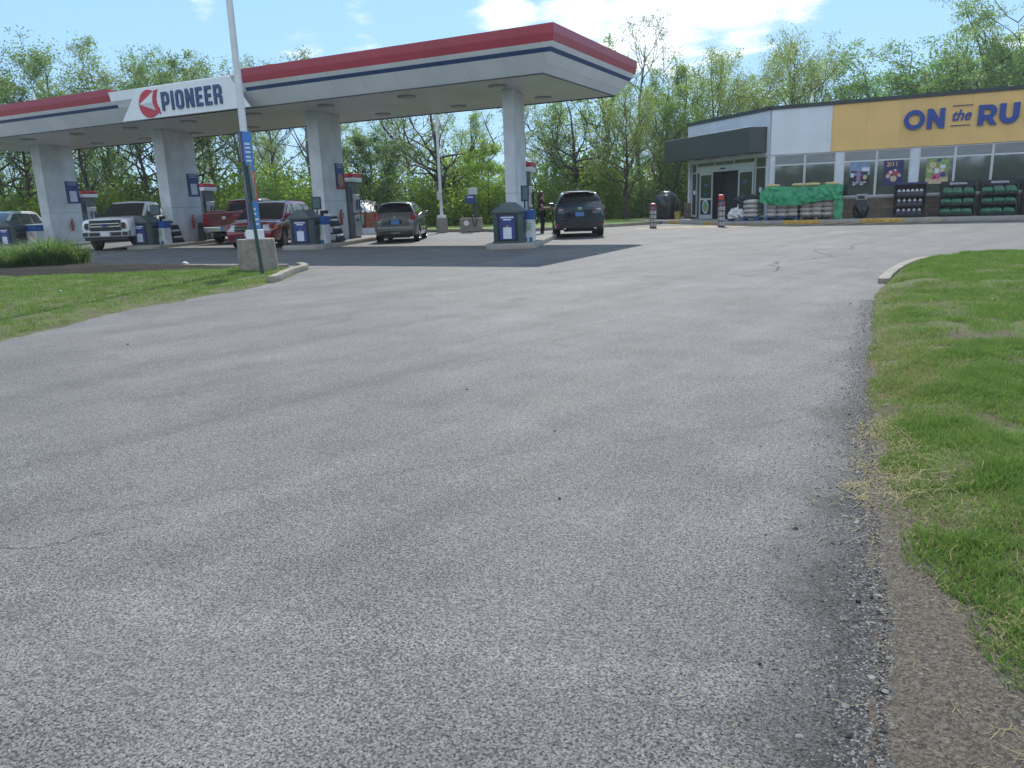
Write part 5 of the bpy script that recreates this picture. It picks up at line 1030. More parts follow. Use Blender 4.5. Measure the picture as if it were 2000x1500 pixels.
class Car:
    def __init__(s, name, label, cat, loc, rz, spec):
        s.t = thing(name, label, cat, loc, rz); s.sp = spec; s.mk()
    def mk(s):
        sp = s.sp; S = catmull(sp['body'], 4); ring = []; 
        for y, zb, zt, w, cr in S:
            h = zt - zb; half = [(0, zb), (.80 * w, zb), (.95 * w, zb + .05), (.985 * w, zb + .25 * h), (w, zb + .50 * h), (w * .995, zb + .72 * h), (.965 * w, zt - .055), (.92 * w, zt - .012), (.80 * w, zt + .012), (.40 * w, zt + cr * .8), (0, zt + cr)]
            ring.append([(x, y, z) for x, z in half] + [(-x, y, z) for x, z in half[-2:0:-1]])
        n = len(ring[0]); vs = [p for r in ring for p in r]; fs = []
        for i in range(len(ring) - 1):
            for k in range(n): fs.append((i * n + k, i * n + (k + 1) % n, (i + 1) * n + (k + 1) % n, (i + 1) * n + k))
        fs += [tuple(range(n)), tuple(range((len(ring) - 1) * n, len(ring) * n))]
        mb = MB(); mb.add(vs, fs); body = mb.build('body', [sp['paint'], PLAS], s.t, smooth=True, angle=38)
        # wheel arches cut out of the body
        cut = MB()
        for wy in sp['wheels']:
            for sx in (-1, 1):
                r = sp['R'] * 1.14; pr = [(r, sx * (sp['W'] / 2 - .36)), (r, sx * (sp['W'] / 2 + .2))]; cut.lathe(pr, 28, (0, wy, sp['R'] * 1.02), 1, 'X')
        co = cut.build('arch_cutter', [sp['paint'], PLAS], s.t); md = body.modifiers.new('arches', 'BOOLEAN'); md.object = co; md.operation = 'DIFFERENCE'; md.solver = 'EXACT'
        bpy.context.view_layer.update(); me = bpy.data.meshes.new_from_object(body.evaluated_get(bpy.context.evaluated_depsgraph_get()))
        body.modifiers.clear(); body.data = me; bpy.data.objects.remove(co); s.body = body
        mb = MB(); L0, L1 = sp['body'][1][0] + .1, sp['body'][-2][0] - .1; mb.span((-sp['W'] / 2 + .38, L0, sp['gc'] - .02), (sp['W'] / 2 - .38, L1, sp['gc'] + .25)); mb.build('underbody', PLAS, s.t)
        if 'gh' in sp: s.cabin()
        for wy in sp['wheels']:
            for sx in (-1, 1): s.wheel(sx, wy)
    def wx(s, z): g = s.sp; return g['wb'] + (g['wt'] - g['wb']) * (z - g['belt']) / (g['roof'] - g['belt'])
    def prof(s):
        P = [np.array(p, float) for p in s.sp['gh']]
        for _ in range(2):
            q = [P[0]]
            for a, c in zip(P[:-1], P[1:]): q += [a * .82 + c * .18, a * .18 + c * .82]
            P = q + [P[-1]]
        out = [P[0]]
        for a, c in zip(P[:-1], P[1:]):
            k = max(1, int(np.linalg.norm(c - a) / .12)); out += [a + (c - a) * (i + 1) / k for i in range(k)]
        return out
    def cabin(s):
        sp = s.sp; zb = sp['belt'] - .06; ring = []
        for y, z in s.prof():
            z = max(z, zb + .01); w = s.wx(z); m = (zb + z) / 2; e = min(.04, (z - zb) * .4)
            half = [(0, zb), (s.wx(zb), zb), (s.wx(m), m), (w - .004, z - e), (w - .03, z - e * .35), (w - .10, z), (w * .45, z + .018), (0, z + .025)]
            ring.append([(x, y, q) for x, q in half] + [(-x, y, q) for x, q in half[-2:0:-1]])
        n = len(ring[0]); fs = []
        for i in range(len(ring) - 1):
            for k in range(n): fs.append((i * n + k, i * n + (k + 1) % n, (i + 1) * n + (k + 1) % n, (i + 1) * n + k))
        fs += [tuple(range(n)), tuple(range((len(ring) - 1) * n, len(ring) * n))]
        mb = MB(); mb.add([p for r in ring for p in r], fs); mb.build('cabin', sp['paint'], s.t, smooth=True, angle=35)
        for poly in sp['side']:
            for sx in (-1, 1):
                mb = MB(); mb.slab([(sx * (s.wx(z) + .004), y, z) for y, z in poly], (sx * .012, 0, .002)); mb.build('side_window', CGL, s.t)
        for nm, (ya, yb_), inset in sp['screens']:
            P = s.prof(); ys = np.array([p[0] for p in P]); zs = np.array([p[1] for p in P]); o = np.argsort(ys, kind='stable'); yy = np.linspace(ya, yb_, 8); zz = np.interp(yy, ys[o], zs[o]); V = []
            up = np.gradient(zz, yy); 
            for y, z, g in zip(yy, zz, up):
                nrm_ = Vector((0, -g, 1)).normalized() * .022; w = s.wx(z) - inset
                for f in (-1, -.5, 0, .5, 1): V.append((f * w, y + nrm_.y, z + nrm_.z + .02 * (1 - f * f) - .004))
            F = [(i * 5 + k, i * 5 + k + 1, (i + 1) * 5 + k + 1, (i + 1) * 5 + k) for i in range(7) for k in range(4)]
            mb = MB(); mb.add(V, F); mb.build(nm, CGL, s.t, smooth=True)
    def wheel(s, sx, wy):
        sp = s.sp; Rr = sp['R']; x0 = sx * (sp['W'] / 2 - .13); wd = .11; rr = sp.get('rim', .66) * Rr
        w = bpy.data.objects.new('wheel', None); COL.objects.link(w); w.parent = s.t; w.location = (x0, wy, Rr)
        mb = MB(); mb.lathe([(rr * .98, -wd), (Rr * .93, -wd), (Rr, -wd * .7), (Rr, wd * .7), (Rr * .93, wd), (rr * .98, wd)], 28, (0, 0, 0), 0, 'X', cap=False); mb.build('tyre', TYRE, w, smooth=True)
        mb = MB(); mb.lathe([(rr, -wd * .9), (rr, -sx * -wd * .5)], 24, (0, 0, 0), 1, 'X'); mb.lathe([(rr, sx * wd * .55), (rr, sx * wd * .9), (rr * .9, sx * wd * .95), (rr * .86, sx * wd * .6)], 24, (0, 0, 0), 0, 'X', cap=False)
        for k in range(sp.get('spokes', 6)):
            a = 2 * math.pi * k / sp.get('spokes', 6); mb.T = Matrix.Rotation(a, 4, 'X'); mb.box((sx * wd * .66, 0, rr * .5), (.03, rr * .26, rr * .84)); mb.T = Matrix.Identity(4)
        mb.lathe([(rr * .24, sx * wd * .6), (rr * .2, sx * wd * .95)], 14, (0, 0, 0), 0, 'X'); mb.build('rim', [sp.get('rimmat', RIM), RIMD], w)
    def P(s, name, pts, off, mat, mirror=False, bevel=0, par=None):
        for sx in ((1, -1) if mirror else (1,)):
            mb = MB(); mb.slab([(x * sx, y, z) for x, y, z in pts], (off[0] * sx, off[1], off[2])); o = mb.build(name, mat, par or s.t, bevel=bevel)
        return o
    def BX(s, name, c, d, mat, mirror=False, bevel=0, par=None, rz=0):
        for sx in ((1, -1) if mirror else (1,)):
            mb = MB(); mb.box((c[0] * sx, c[1], c[2]), d, rz=rz * sx); o = mb.build(name, mat, par or s.t, bevel=bevel)
        return o
    def mirrors(s, y, z, mat, dims=(.2, .12, .16), x=None): s.BX('wing_mirror', ((x or s.wx(z)) + dims[0] * .62, y, z), dims, mat, True, .03)
    def handles(s, ys, z, mat):
        for y in ys: s.BX('door_handle', (s.sp['W'] / 2 + .006, y, z), (.03, .17, .035), mat, True)
    def seams(s, ys, z0, z1):
        for y in ys: s.BX('door_seam', (s.sp['W'] / 2 - .004, y, (z0 + z1) / 2), (.012, .012, z1 - z0), PLAS, True)

def pickup(name, label, loc, rz, pt, front):
    W = 2.0; sp = dict(W=W, R=.405, rim=.60, gc=.36, paint=pt, wheels=(1.86, -1.82), wb=.93, wt=.74, belt=1.30, roof=1.93, spokes=6,
        body=[(-2.92, .60, 1.30, .96, .0), (-2.86, .48, 1.39, .985, .0), (-2.4, .45, 1.41, 1.0, .0), (-1.0, .44, 1.41, 1.0, .0), (-.86, .44, 1.33, 1.0, .0), (.6, .44, 1.30, 1.0, .0), (1.05, .44, 1.30, 1.0, .03), (1.9, .46, 1.29, 1.0, .06), (2.55, .50, 1.26, .985, .06), (2.82, .56, 1.20, .93, .03), (2.9, .62, 1.10, .90, .0)],
        gh=[(-.98, 1.26), (-.80, 1.86), (-.6, 1.92), (.1, 1.94), (.42, 1.91), (1.42, 1.27)],
        side=[[(-.72, 1.36), (-.05, 1.34), (-.05, 1.82), (-.62, 1.82)], [(.03, 1.34), (1.10, 1.33), (.96, 1.44), (.42, 1.80), (.03, 1.83)]],
        screens=[('windscreen', (.50, 1.34), .07), ('rear_window', (-.93, -.84), .16)])
    c = Car(name, label, 'pickup', loc, rz, sp)
    # cargo bed: dark floor inside raised walls
    c.P('bed_liner', [(-.80, -2.80, 1.415), (.80, -2.80, 1.415), (.80, -1.02, 1.415), (-.80, -1.02, 1.415)], (0, 0, .012), PLAS)
    c.BX('bed_rail', (.90, -1.9, 1.43), (.16, 1.8, .04), PLAS, True, .01)
    c.mirrors(.98, 1.38, PLAS if front else pt, (.28, .14, .26)); c.handles((.15, -.62), 1.16, pt); c.seams((1.06, .0, -.84), .6, 1.28)
    c.BX('rocker', (.97, .1, .47), (.1, 2.4, .1), PLAS, True, .02)
    if front:
        c.BX('grille', (0, 2.865, 1.0), (1.24, .12, .42), PLAS, bevel=.03); 
        for z in (1.06, .95): c.BX('grille_bar', (0, 2.935, z), (1.18, .04, .055), CHR, bevel=.015)
        for sx in (-.58, .58): c.BX('grille_bar', (sx, 2.935, 1.005), (.06, .04, .16), CHR)
        bd = outline('badge', [[(.14 * math.cos(a), .062 * math.sin(a)) for a in np.linspace(0, 6.283, 24, endpoint=False)]], .03, M('badge_navy', (.02, .05, .16), .3), c.t, (0, 2.965, 1.005), (R(90), 0, R(180)))
        c.P('headlight', [(.63, 2.96, .84), (.92, 2.90, .85), (.995, 2.74, .90), (.995, 2.70, 1.10), (.85, 2.86, 1.13), (.63, 2.94, 1.11)], (-.02, -.1, 0), HLG, True); c.P('indicator', [(.80, 2.945, .94), (.84, 2.937, .94), (.84, 2.925, 1.03), (.80, 2.93, 1.03)], (0, -.02, 0), AMB, True); c.P('headlight_surround', [(.645, 2.965, .86), (.79, 2.95, .86), (.79, 2.93, 1.10), (.645, 2.95, 1.10)], (.0, -.03, 0), PLAS, True)
        c.BX('bumper', (0, 2.90, .66), (1.86, .22, .26), M('bumper_silver', (.34, .36, .38), .3, metal=.6), bevel=.04); c.BX('valance', (0, 2.86, .47), (1.7, .2, .13), PLAS, bevel=.03)
        c.BX('bumper_recess', (.42, 3.005, .66), (.40, .02, .13), PLAS, True); c.BX('fog_light', (.78, 2.995, .67), (.2, .04, .13), PLAS, True); c.BX('number_plate', (0, 3.02, .665), (.31, .02, .16), PLW)
        c.BX('hood_line', (0, 2.80, 1.19), (1.3, .03, .02), PLAS)
    else:
        c.BX('tailgate', (0, -2.93, 1.06), (1.62, .05, .56), pt, bevel=.02); c.BX('tailgate_crease', (0, -2.958, 1.20), (1.5, .012, .03), PLAS)
        c.BX('emblem', (0, -2.965, 1.12), (.18, .02, .14), CHR, bevel=.02); c.BX('tail_light', (.90, -2.93, 1.08), (.17, .06, .46), TLR, True, .02); c.BX('bumper', (0, -2.98, .64), (1.9, .16, .22), CHR, bevel=.03); c.BX('number_plate', (0, -3.07, .66), (.31, .02, .16), PLB)
    return c
WHT = paint('paint_white', (.74, .76, .79)); RDP = paint('paint_red', (.21, .007, .028), .1); DRD = paint('paint_dark_red', (.14, .006, .014), .15); GRY = paint('paint_grey', (.145, .155, .152), .3); TEA = paint('paint_dark_teal', (.012, .036, .055), .35); SLV = paint('paint_silver', (.66, .68, .70), .15)
def rz_of(bearing): return -R(bearing)
def at_front(fx, fy, bearing, half): b_ = R(bearing); return (fx - math.sin(b_) * half, fy - math.cos(b_) * half, 0)
pickup('parked_pickup', 'white pickup facing out, with a chrome grille, between the two left columns', at_front(-28.6, 20.45, 150, 2.95), rz_of(150), WHT, True)
pickup('parked_pickup', 'dark red pickup seen from behind, half hidden by the red minivan', at_front(-26.6, 24.75, -21, -2.95), rz_of(-21), DRD, False)

# red minivan
sp = dict(W=1.98, R=.345, rim=.66, gc=.2, paint=RDP, wheels=(1.55, -1.5), wb=.93, wt=.72, belt=1.06, roof=1.70, spokes=8,
    body=[(-2.56, .45, .92, .86, 0), (-2.50, .30, 1.04, .94, 0), (-2.2, .24, 1.08, .985, 0), (-1.0, .22, 1.08, .99, 0), (.6, .22, 1.05, .99, 0), (1.25, .22, 1.03, .98, .02), (1.9, .23, .97, .97, .05), (2.3, .25, .88, .93, .06), (2.48, .30, .76, .86, .05), (2.56, .36, .64, .76, 0)],
    gh=[(-2.50, .98), (-2.36, 1.35), (-2.1, 1.66), (-1.7, 1.71), (-.4, 1.72), (.35, 1.68), (1.62, .98)],
    side=[[(-2.22, 1.13), (-1.32, 1.11), (-1.32, 1.58), (-2.05, 1.56)], [(-1.24, 1.11), (-.12, 1.09), (-.12, 1.60), (-1.24, 1.59)], [(-.04, 1.09), (1.28, 1.04), (.96, 1.24), (.36, 1.56), (-.04, 1.60)]],
    screens=[('windscreen', (.42, 1.52), .07), ('rear_window', (-2.42, -2.14), .09)])
v = Car('parked_minivan', 'bright red minivan facing out, with a cross bar chrome grille, behind the lamp base', 'minivan', at_front(-21.4, 21.0, 156, 2.56), rz_of(156), sp)
v.BX('grille', (0, 2.515, .73), (1.0, .10, .22), PLAS, bevel=.02); v.BX('grille_bar', (0, 2.58, .73), (1.02, .035, .045), CHR); v.BX('grille_bar', (0, 2.582, .73), (.07, .04, .23), CHR)
for z in (.835, .625): v.BX('grille_bar', (0, 2.56, z), (1.0, .04, .025), CHR)
v.P('headlight', [(.53, 2.60, .64), (.82, 2.53, .65), (.965, 2.34, .71), (.985, 2.18, .86), (.74, 2.44, .90), (.53, 2.53, .86)], (-.02, -.12, 0), HLG, True); v.P('indicator', [(.90, 2.46, .68), (.975, 2.36, .71), (.99, 2.22, .84), (.90, 2.36, .84)], (-.01, -.05, 0), AMB, True)
v.BX('lower_intake', (0, 2.535, .40), (1.25, .06, .15), PLAS, bevel=.02); v.BX('fog_light', (.70, 2.47, .42), (.14, .08, .10), HLG, True, .02); v.BX('bumper_lip', (0, 2.56, .30), (1.35, .06, .045), RDP, bevel=.015); v.BX('number_plate', (0, 2.60, .535), (.31, .02, .15), PLW)
v.mirrors(1.02, 1.16, RDP, (.22, .14, .17)); v.handles((.2, -.95), .95, RDP); v.seams((1.18, -.08, -1.28), .35, 1.03); v.BX('roof_rail', (.66, -.9, 1.735), (.04, 2.1, .04), PLAS, True); v.BX('tail_light', (.90, -2.50, 1.05), (.12, .1, .5), TLR, True, .02)
mb = MB(); mb.span((-.5, .4, 1.44), (.5, .43, 1.48)); 

# grey hatchback, seen from behind
sp = dict(W=1.70, R=.305, rim=.66, gc=.19, paint=GRY, wheels=(1.26, -1.25), wb=.80, wt=.60, belt=.97, roof=1.48, spokes=7,
    body=[(-1.95, .36, .80, .66, 0), (-1.90, .26, .93, .76, .0), (-1.66, .22, .98, .835, 0), (-.8, .20, .98, .85, 0), (.5, .20, .95, .85, 0), (1.0, .20, .92, .845, .02), (1.5, .21, .84, .82, .05), (1.8, .24, .74, .76, .05), (1.93, .30, .62, .66, .02)],
    gh=[(-1.90, .92), (-1.74, 1.22), (-1.52, 1.43), (-1.2, 1.49), (-.2, 1.50), (.3, 1.44), (1.3, .89)],
    side=[[(-1.48, 1.05), (-.82, 1.02), (-.82, 1.38), (-1.25, 1.36)], [(-.74, 1.02), (.08, 1.0), (.08, 1.40), (-.74, 1.39)], [(.15, 1.0), (.98, .97), (.76, 1.10), (.30, 1.34), (.15, 1.40)]],
    screens=[('windscreen', (.36, 1.2), .07), ('rear_window', (-1.80, -1.50), .06)])
v = Car('parked_hatchback', 'small grey hatchback seen from behind, between the two right pump islands', 'hatchback', at_front(-17.62, 25.0, -27, -1.25), rz_of(-27), sp)
v.P('tail_light', [(.58, -1.985, .84), (.76, -1.93, .83), (.855, -1.76, .88), (.845, -1.64, 1.10), (.64, -1.86, 1.12)], (-.02, .10, 0), TLR, True)
v.BX('tailgate_lower', (0, -1.925, .74), (1.08, .05, .32), GRY, bevel=.03); v.BX('plate_recess', (0, -1.955, .76), (.50, .015, .17), PLAS); v.BX('number_plate', (0, -1.966, .755), (.31, .015, .15), PLB); v.BX('badge', (0, -1.945, .93), (.09, .02, .06), CHR, bevel=.01)
v.BX('rear_bumper', (0, -1.93, .50), (1.46, .12, .20), GRY, bevel=.05); v.BX('lower_bumper', (0, -1.92, .33), (1.3, .1, .13), PLAS, bevel=.03); v.BX('exhaust_trim', (0, -1.98, .36), (.32, .02, .03), CHR); v.BX('roof_spoiler', (0, -1.60, 1.47), (1.0, .2, .03), GRY, bevel=.012)
v.mirrors(.86, 1.06, GRY, (.18, .12, .14)); v.handles((-.02, -.85), .86, GRY); v.seams((.95, .11, -.78), .3, .93); v.BX('rear_wiper', (0, -1.80, 1.16), (.03, .02, .22), PLAS, rz=.0)

# dark teal sport-utility car, seen from behind
sp = dict(W=1.86, R=.36, rim=.68, gc=.24, paint=TEA, wheels=(1.38, -1.34), wb=.88, wt=.64, belt=1.08, roof=1.66, spokes=10, rimmat=GREY,
    body=[(-2.22, .48, .98, .80, 0), (-2.17, .34, 1.06, .88, 0), (-1.9, .28, 1.12, .92, 0), (-1.0, .26, 1.11, .93, 0), (.6, .26, 1.07, .93, 0), (1.15, .26, 1.05, .925, .02), (1.8, .28, .98, .90, .05), (2.15, .32, .86, .84, .05), (2.3, .4, .70, .74, 0)],
    gh=[(-2.14, 1.06), (-1.98, 1.36), (-1.74, 1.58), (-1.4, 1.65), (-.3, 1.68), (.25, 1.64), (1.4, 1.02)],
    side=[[(-1.72, 1.20), (-1.08, 1.16), (-1.08, 1.52), (-1.5, 1.50)], [(-1.0, 1.15), (-.1, 1.13), (-.1, 1.57), (-1.0, 1.54)], [(-.03, 1.13), (1.06, 1.09), (.84, 1.22), (.28, 1.54), (-.03, 1.57)]],
    screens=[('windscreen', (.34, 1.3), .07), ('rear_window', (-2.02, -1.72), .05)])
v = Car('parked_car', 'dark blue green car seen from behind, beside the standing person', 'car', at_front(-10.95, 27.15, -25, -1.34), rz_of(-25), sp)
v.P('tail_light', [(.50, -2.255, .99), (.78, -2.215, .96), (.925, -2.02, 1.0), (.935, -1.84, 1.09), (.78, -2.13, 1.10), (.52, -2.20, 1.05)], (-.02, .10, 0), TLR, True); v.P('tail_lamp_glass', [(.60, -2.26, .995), (.76, -2.235, .98), (.75, -2.215, 1.04), (.60, -2.24, 1.03)], (.0, -.012, 0), HLG, True)
v.BX('tailgate_panel', (0, -2.195, .86), (1.16, .05, .36), TEA, bevel=.05); v.BX('plate_recess', (0, -2.222, .84), (.52, .02, .18), PLAS, bevel=.02); v.BX('number_plate', (0, -2.236, .845), (.31, .015, .155), PLB); v.BX('emblem', (0, -2.225, 1.03), (.16, .02, .11), CHR, bevel=.02); v.BX('model_badge', (.52, -2.225, .90), (.14, .012, .025), CHR)
v.BX('lower_bumper', (0, -2.17, .46), (1.62, .16, .30), PLAS, bevel=.05); v.BX('bumper_step', (0, -2.235, .66), (1.2, .03, .05), PLAS, bevel=.01); v.BX('reflector', (.74, -2.235, .47), (.16, .03, .05), TLR, True); v.BX('roof_spoiler', (0, -1.80, 1.62), (1.12, .26, .035), PLAS, bevel=.014); v.BX('exhaust_tip', (.55, -2.24, .33), (.1, .1, .06), CHR, True, .02)
v.mirrors(.96, 1.18, TEA, (.2, .13, .15)); v.handles((-.05, -1.02), .98, TEA); v.seams((1.08, -.06, -1.04), .4, 1.05); v.BX('wheel_trim', (.93, 0, .33), (.02, 2.0, .14), PLAS, True); v.BX('roof_antenna', (0, -1.3, 1.715), (.04, .16, .05), TEA, bevel=.015)
v.BX('rear_wiper', (.0, -2.10, 1.27), (.36, .02, .03), PLAS)

# pale cars at the edges of the view
def pale(label, loc, bearing, pt, name='parked_car'):
    sp = dict(W=1.88, R=.35, rim=.66, gc=.24, paint=pt, wheels=(1.42, -1.38), wb=.88, wt=.66, belt=1.08, roof=1.76, spokes=6,
        body=[(-2.3, .46, .98, .82, 0), (-2.24, .32, 1.06, .90, 0), (-1.9, .27, 1.10, .93, 0), (-.5, .25, 1.08, .94, 0), (.8, .25, 1.06, .94, 0), (1.3, .26, 1.03, .93, .02), (1.9, .28, .96, .90, .05), (2.25, .33, .84, .83, .05), (2.38, .42, .68, .72, 0)],
        gh=[(-2.24, 1.04), (-2.1, 1.38), (-1.88, 1.70), (-1.5, 1.77), (-.2, 1.78), (.32, 1.74), (1.6, 1.0)],
        side=[[(-1.95, 1.16), (-1.14, 1.14), (-1.14, 1.63), (-1.75, 1.60)], [(-1.06, 1.14), (-.1, 1.13), (-.1, 1.66), (-1.06, 1.64)], [(-.03, 1.13), (1.2, 1.07), (.94, 1.24), (.32, 1.62), (-.03, 1.66)]],
        screens=[('windscreen', (.40, 1.5), .07), ('rear_window', (-2.16, -1.9), .08)])
    c = Car(name, label, 'car', loc, rz_of(bearing), sp)
    c.BX('grille', (0, 2.34, .70), (.9, .08, .16), PLAS, bevel=.02); c.P('headlight', [(.50, 2.40, .74), (.84, 2.30, .75), (.93, 2.05, .88), (.66, 2.28, .92)], (-.02, -.1, 0), HLG, True); c.BX('lower_intake', (0, 2.36, .45), (1.1, .06, .14), PLAS, bevel=.02); c.BX('number_plate', (0, 2.41, .57), (.31, .02, .15), PLW)
    c.mirrors(1.0, 1.16, pt); c.handles((.05, -.98), .96, pt); c.seams((1.14, -.06, -1.1), .38, 1.03); c.BX('tail_light', (.84, -2.26, 1.0), (.14, .1, .36), TLR, True, .02); return c
pale('pale silver car half hidden behind the leftmost column and bin kiosk', (-39.6, 22.9, 0), 150, SLV)
pale('white car mostly hidden beyond the grey hatchback and boarded box', (-28.2, 36.6, 0), 96, WHT)

# ================================================================== PERSON at the dark car
def skin_mesh(name, pts, edges, rad, mat, parent, sub=2, root=0):
    me = bpy.data.meshes.new(name); me.from_pydata(pts, edges, []); o = bpy.data.objects.new(name + '_tmp', me); COL.objects.link(o)
    o.modifiers.new('skin', 'SKIN'); sk = me.skin_vertices[0].data
    for i, r in enumerate(rad): sk[i].radius = r if isinstance(r, tuple) else (r, r); sk[i].use_root = (i == root)
    m2 = o.modifiers.new('sub', 'SUBSURF'); m2.levels = sub; m2.render_levels = sub
    bpy.context.view_layer.update(); out = bpy.data.meshes.new_from_object(o.evaluated_get(bpy.context.evaluated_depsgraph_get())); bpy.data.objects.remove(o)
    out.name = name; out.materials.clear(); out.materials.append(mat)
    for p in out.polygons: p.use_smooth = True
    q = bpy.data.objects.new(name, out); COL.objects.link(q); q.parent = parent; return q
SKN = M('skin', (.42, .23, .16), .55, var=.06); HAIR = M('hair_brown', (.055, .026, .016), .5, var=.3, scale=20); SHIRT = M('shirt_black', (.016, .016, .022), .8, bump=.3, bscale=12); TROU = M('trousers_black', (.012, .012, .018), .85, bump=.3, bscale=9); SHOE = M('shoe_brown', (.06, .035, .025), .6)
per = thing('person', 'person with brown shoulder hair in black top and trousers, reaching towards the dark car', 'person', (-12.42, 27.05, 0), R(22))
# local +X is where the person faces
J = dict(pel=(0, 0, .94), wai=(.005, 0, 1.10), che=(.01, 0, 1.28), nek=(0, 0, 1.42), nk2=(.02, 0, 1.48), hea=(.035, 0, 1.56), top=(.03, 0, 1.645),
         lh=(.0, .09, .90), lk=(.03, .10, .48), la=(-.02, .10, .09), lt=(.10, .115, .035), rh=(.0, -.09, .90), rk=(.05, -.10, .48), ra=(.02, -.11, .09), rt=(.15, -.125, .035),
         ls=(.0, .17, 1.36), le=(.05, .23, 1.10), lw=(.27, .19, 1.06), lp=(.35, .18, 1.06), rs=(.0, -.17, 1.36), re=(.07, -.23, 1.09), rw=(.29, -.17, 1.10), rp=(.37, -.15, 1.11))
N = list(J); I = {k: i for i, k in enumerate(N)}
E_ = [('pel', 'wai'), ('wai', 'che'), ('che', 'nek'), ('nek', 'nk2'), ('nk2', 'hea'), ('hea', 'top'), ('pel', 'lh'), ('lh', 'lk'), ('lk', 'la'), ('la', 'lt'), ('pel', 'rh'), ('rh', 'rk'), ('rk', 'ra'), ('ra', 'rt'), ('nek', 'ls'), ('ls', 'le'), ('le', 'lw'), ('lw', 'lp'), ('nek', 'rs'), ('rs', 're'), ('re', 'rw'), ('rw', 'rp')]
RD = dict(pel=(.15, .125), wai=(.125, .105), che=(.15, .12), nek=(.06, .06), nk2=.05, hea=(.082, .095), top=(.05, .055), lh=.10, lk=.068, la=.046, lt=.03, rh=.10, rk=.068, ra=.046, rt=.03, ls=.062, le=.046, lw=.03, lp=(.036, .02), rs=.062, re=.046, rw=.03, rp=(.036, .02))
skin_mesh('body', [J[k] for k in N], [(I[a], I[b_]) for a, b_ in E_], [RD[k] for k in N], SKN, per)
def sub_mesh(name, keys, grow, mat, ex=None):
    J2 = dict(J); R2 = dict(RD)
    if ex: J2.update(ex[0]); R2.update(ex[1])
    ii = {k: i for i, k in enumerate(keys)}; ed = [(ii[a], ii[b_]) for a, b_ in E_ + (ex[2] if ex else []) if a in ii and b_ in ii]; g = lambda r: (r[0] + grow, r[1] + grow) if isinstance(r, tuple) else r + grow
    return skin_mesh(name, [J2[k] for k in keys], ed, [g(R2[k]) for k in keys], mat, per)
sub_mesh('shirt', ['pel', 'wai', 'che', 'nek', 'ls', 'lm', 'rs', 'rm'], .014, SHIRT, (dict(lm=(.02, .20, 1.22), rm=(.03, -.20, 1.22)), dict(lm=.052, rm=.052, nek=(.05, .05)), [('ls', 'lm'), ('rs', 'rm')]))
sub_mesh('trousers', ['pel', 'lh', 'lk', 'la', 'rh', 'rk', 'ra'], .014, TROU, (dict(la=(-.02, .10, .12), ra=(.02, -.11, .12)), {}, []))
for sy_, (x, y) in ((1, (.03, .11)), (-1, (.08, -.118))): mb = MB(); mb.box((x, y, .04), (.25, .085, .078), taper=.82); mb.build('shoe', SHOE, per, bevel=.02, smooth=True)
mb = MB()
for k in range(2):
    for sy_ in (1, -1):
        pass
hb = blob('hair', (.012, 0, 1.60), (.112, .105, .115), HAIR, 5, .12, 5, -.55); hb.parent = per
for v_ in hb.data.vertices:
    if v_.co.x > .05 and v_.co.z < .05: v_.co.x = .05 - (v_.co.x - .05) * .4
h2 = blob('hair_length', (-.055, 0, 1.48), (.062, .105, .16), HAIR, 6, .15, 5, -1.0); h2.parent = per
mb = MB(); mb.lathe([(.004, 0), (.013, .012), (.011, .03), (.004, .045)], 8, (.125, 0, 1.535)); mb.build('nose', SKN, per, smooth=True)
for s in (-1, 1): mb = MB(); mb.lathe([(.003, 0), (.010, .006), (.003, .012)], 8, (.113, .033 * s, 1.565)); mb.build('eye', BLACK, per, smooth=True)
mb = MB(); mb.box((.112, 0, 1.508), (.012, .045, .010)); mb.build('mouth', M('lip', (.30, .10, .09), .5), per)
for s in (-1, 1):
    mb = MB()
    bx = J['lp'] if s > 0 else J['rp']
    for k in range(4):
        y = bx[1] + (-.027 + .018 * k); L = (.055, .068, .072, .058)[k]; mb.tube([(bx[0] + .02, y, bx[2]), (bx[0] + .05, y, bx[2] - .002), (bx[0] + .02 + L, y, bx[2] - .022)], [.009, .009, .007], 6)
    mb.tube([(bx[0] - .02, bx[1] - s * .03, bx[2]), (bx[0] + .02, bx[1] - s * .052, bx[2] + .006), (bx[0] + .045, bx[1] - s * .05, bx[2])], [.011, .010, .008], 6); mb.build('finger', SKN, per, smooth=True)
# ================================================================== TREES
BARK = M('bark', (.060, .050, .042), .9, var=.5, scale=6, bump=.6, bscale=14); BARKP = M('bark_pale', (.13, .115, .10), .9, var=.5, scale=6, bump=.6, bscale=14)
LM = dict(open=leaf_mat('leaf_mid', (.100, .165, .060), (.205, .275, .108)), sparse=leaf_mat('leaf_grey_green', (.135, .185, .085), (.235, .290, .140)), tall=leaf_mat('leaf_fresh', (.108, .190, .036), (.250, .330, .075)),
          willow=leaf_mat('leaf_willow', (.150, .205, .050), (.275, .315, .100)), bright=leaf_mat('leaf_bright', (.150, .250, .026), (.290, .370, .060)), dense=leaf_mat('leaf_dark', (.045, .085, .036), (.095, .150, .052)), maple=leaf_mat('leaf_maple', (.085, .175, .062), (.170, .265, .105)), locust=leaf_mat('leaf_locust', (.130, .205, .066), (.235, .300, .110)))
LM['limb'] = LM['sparse']; LM['bare'] = LM['sparse']; LM['bushy'] = LM['willow']
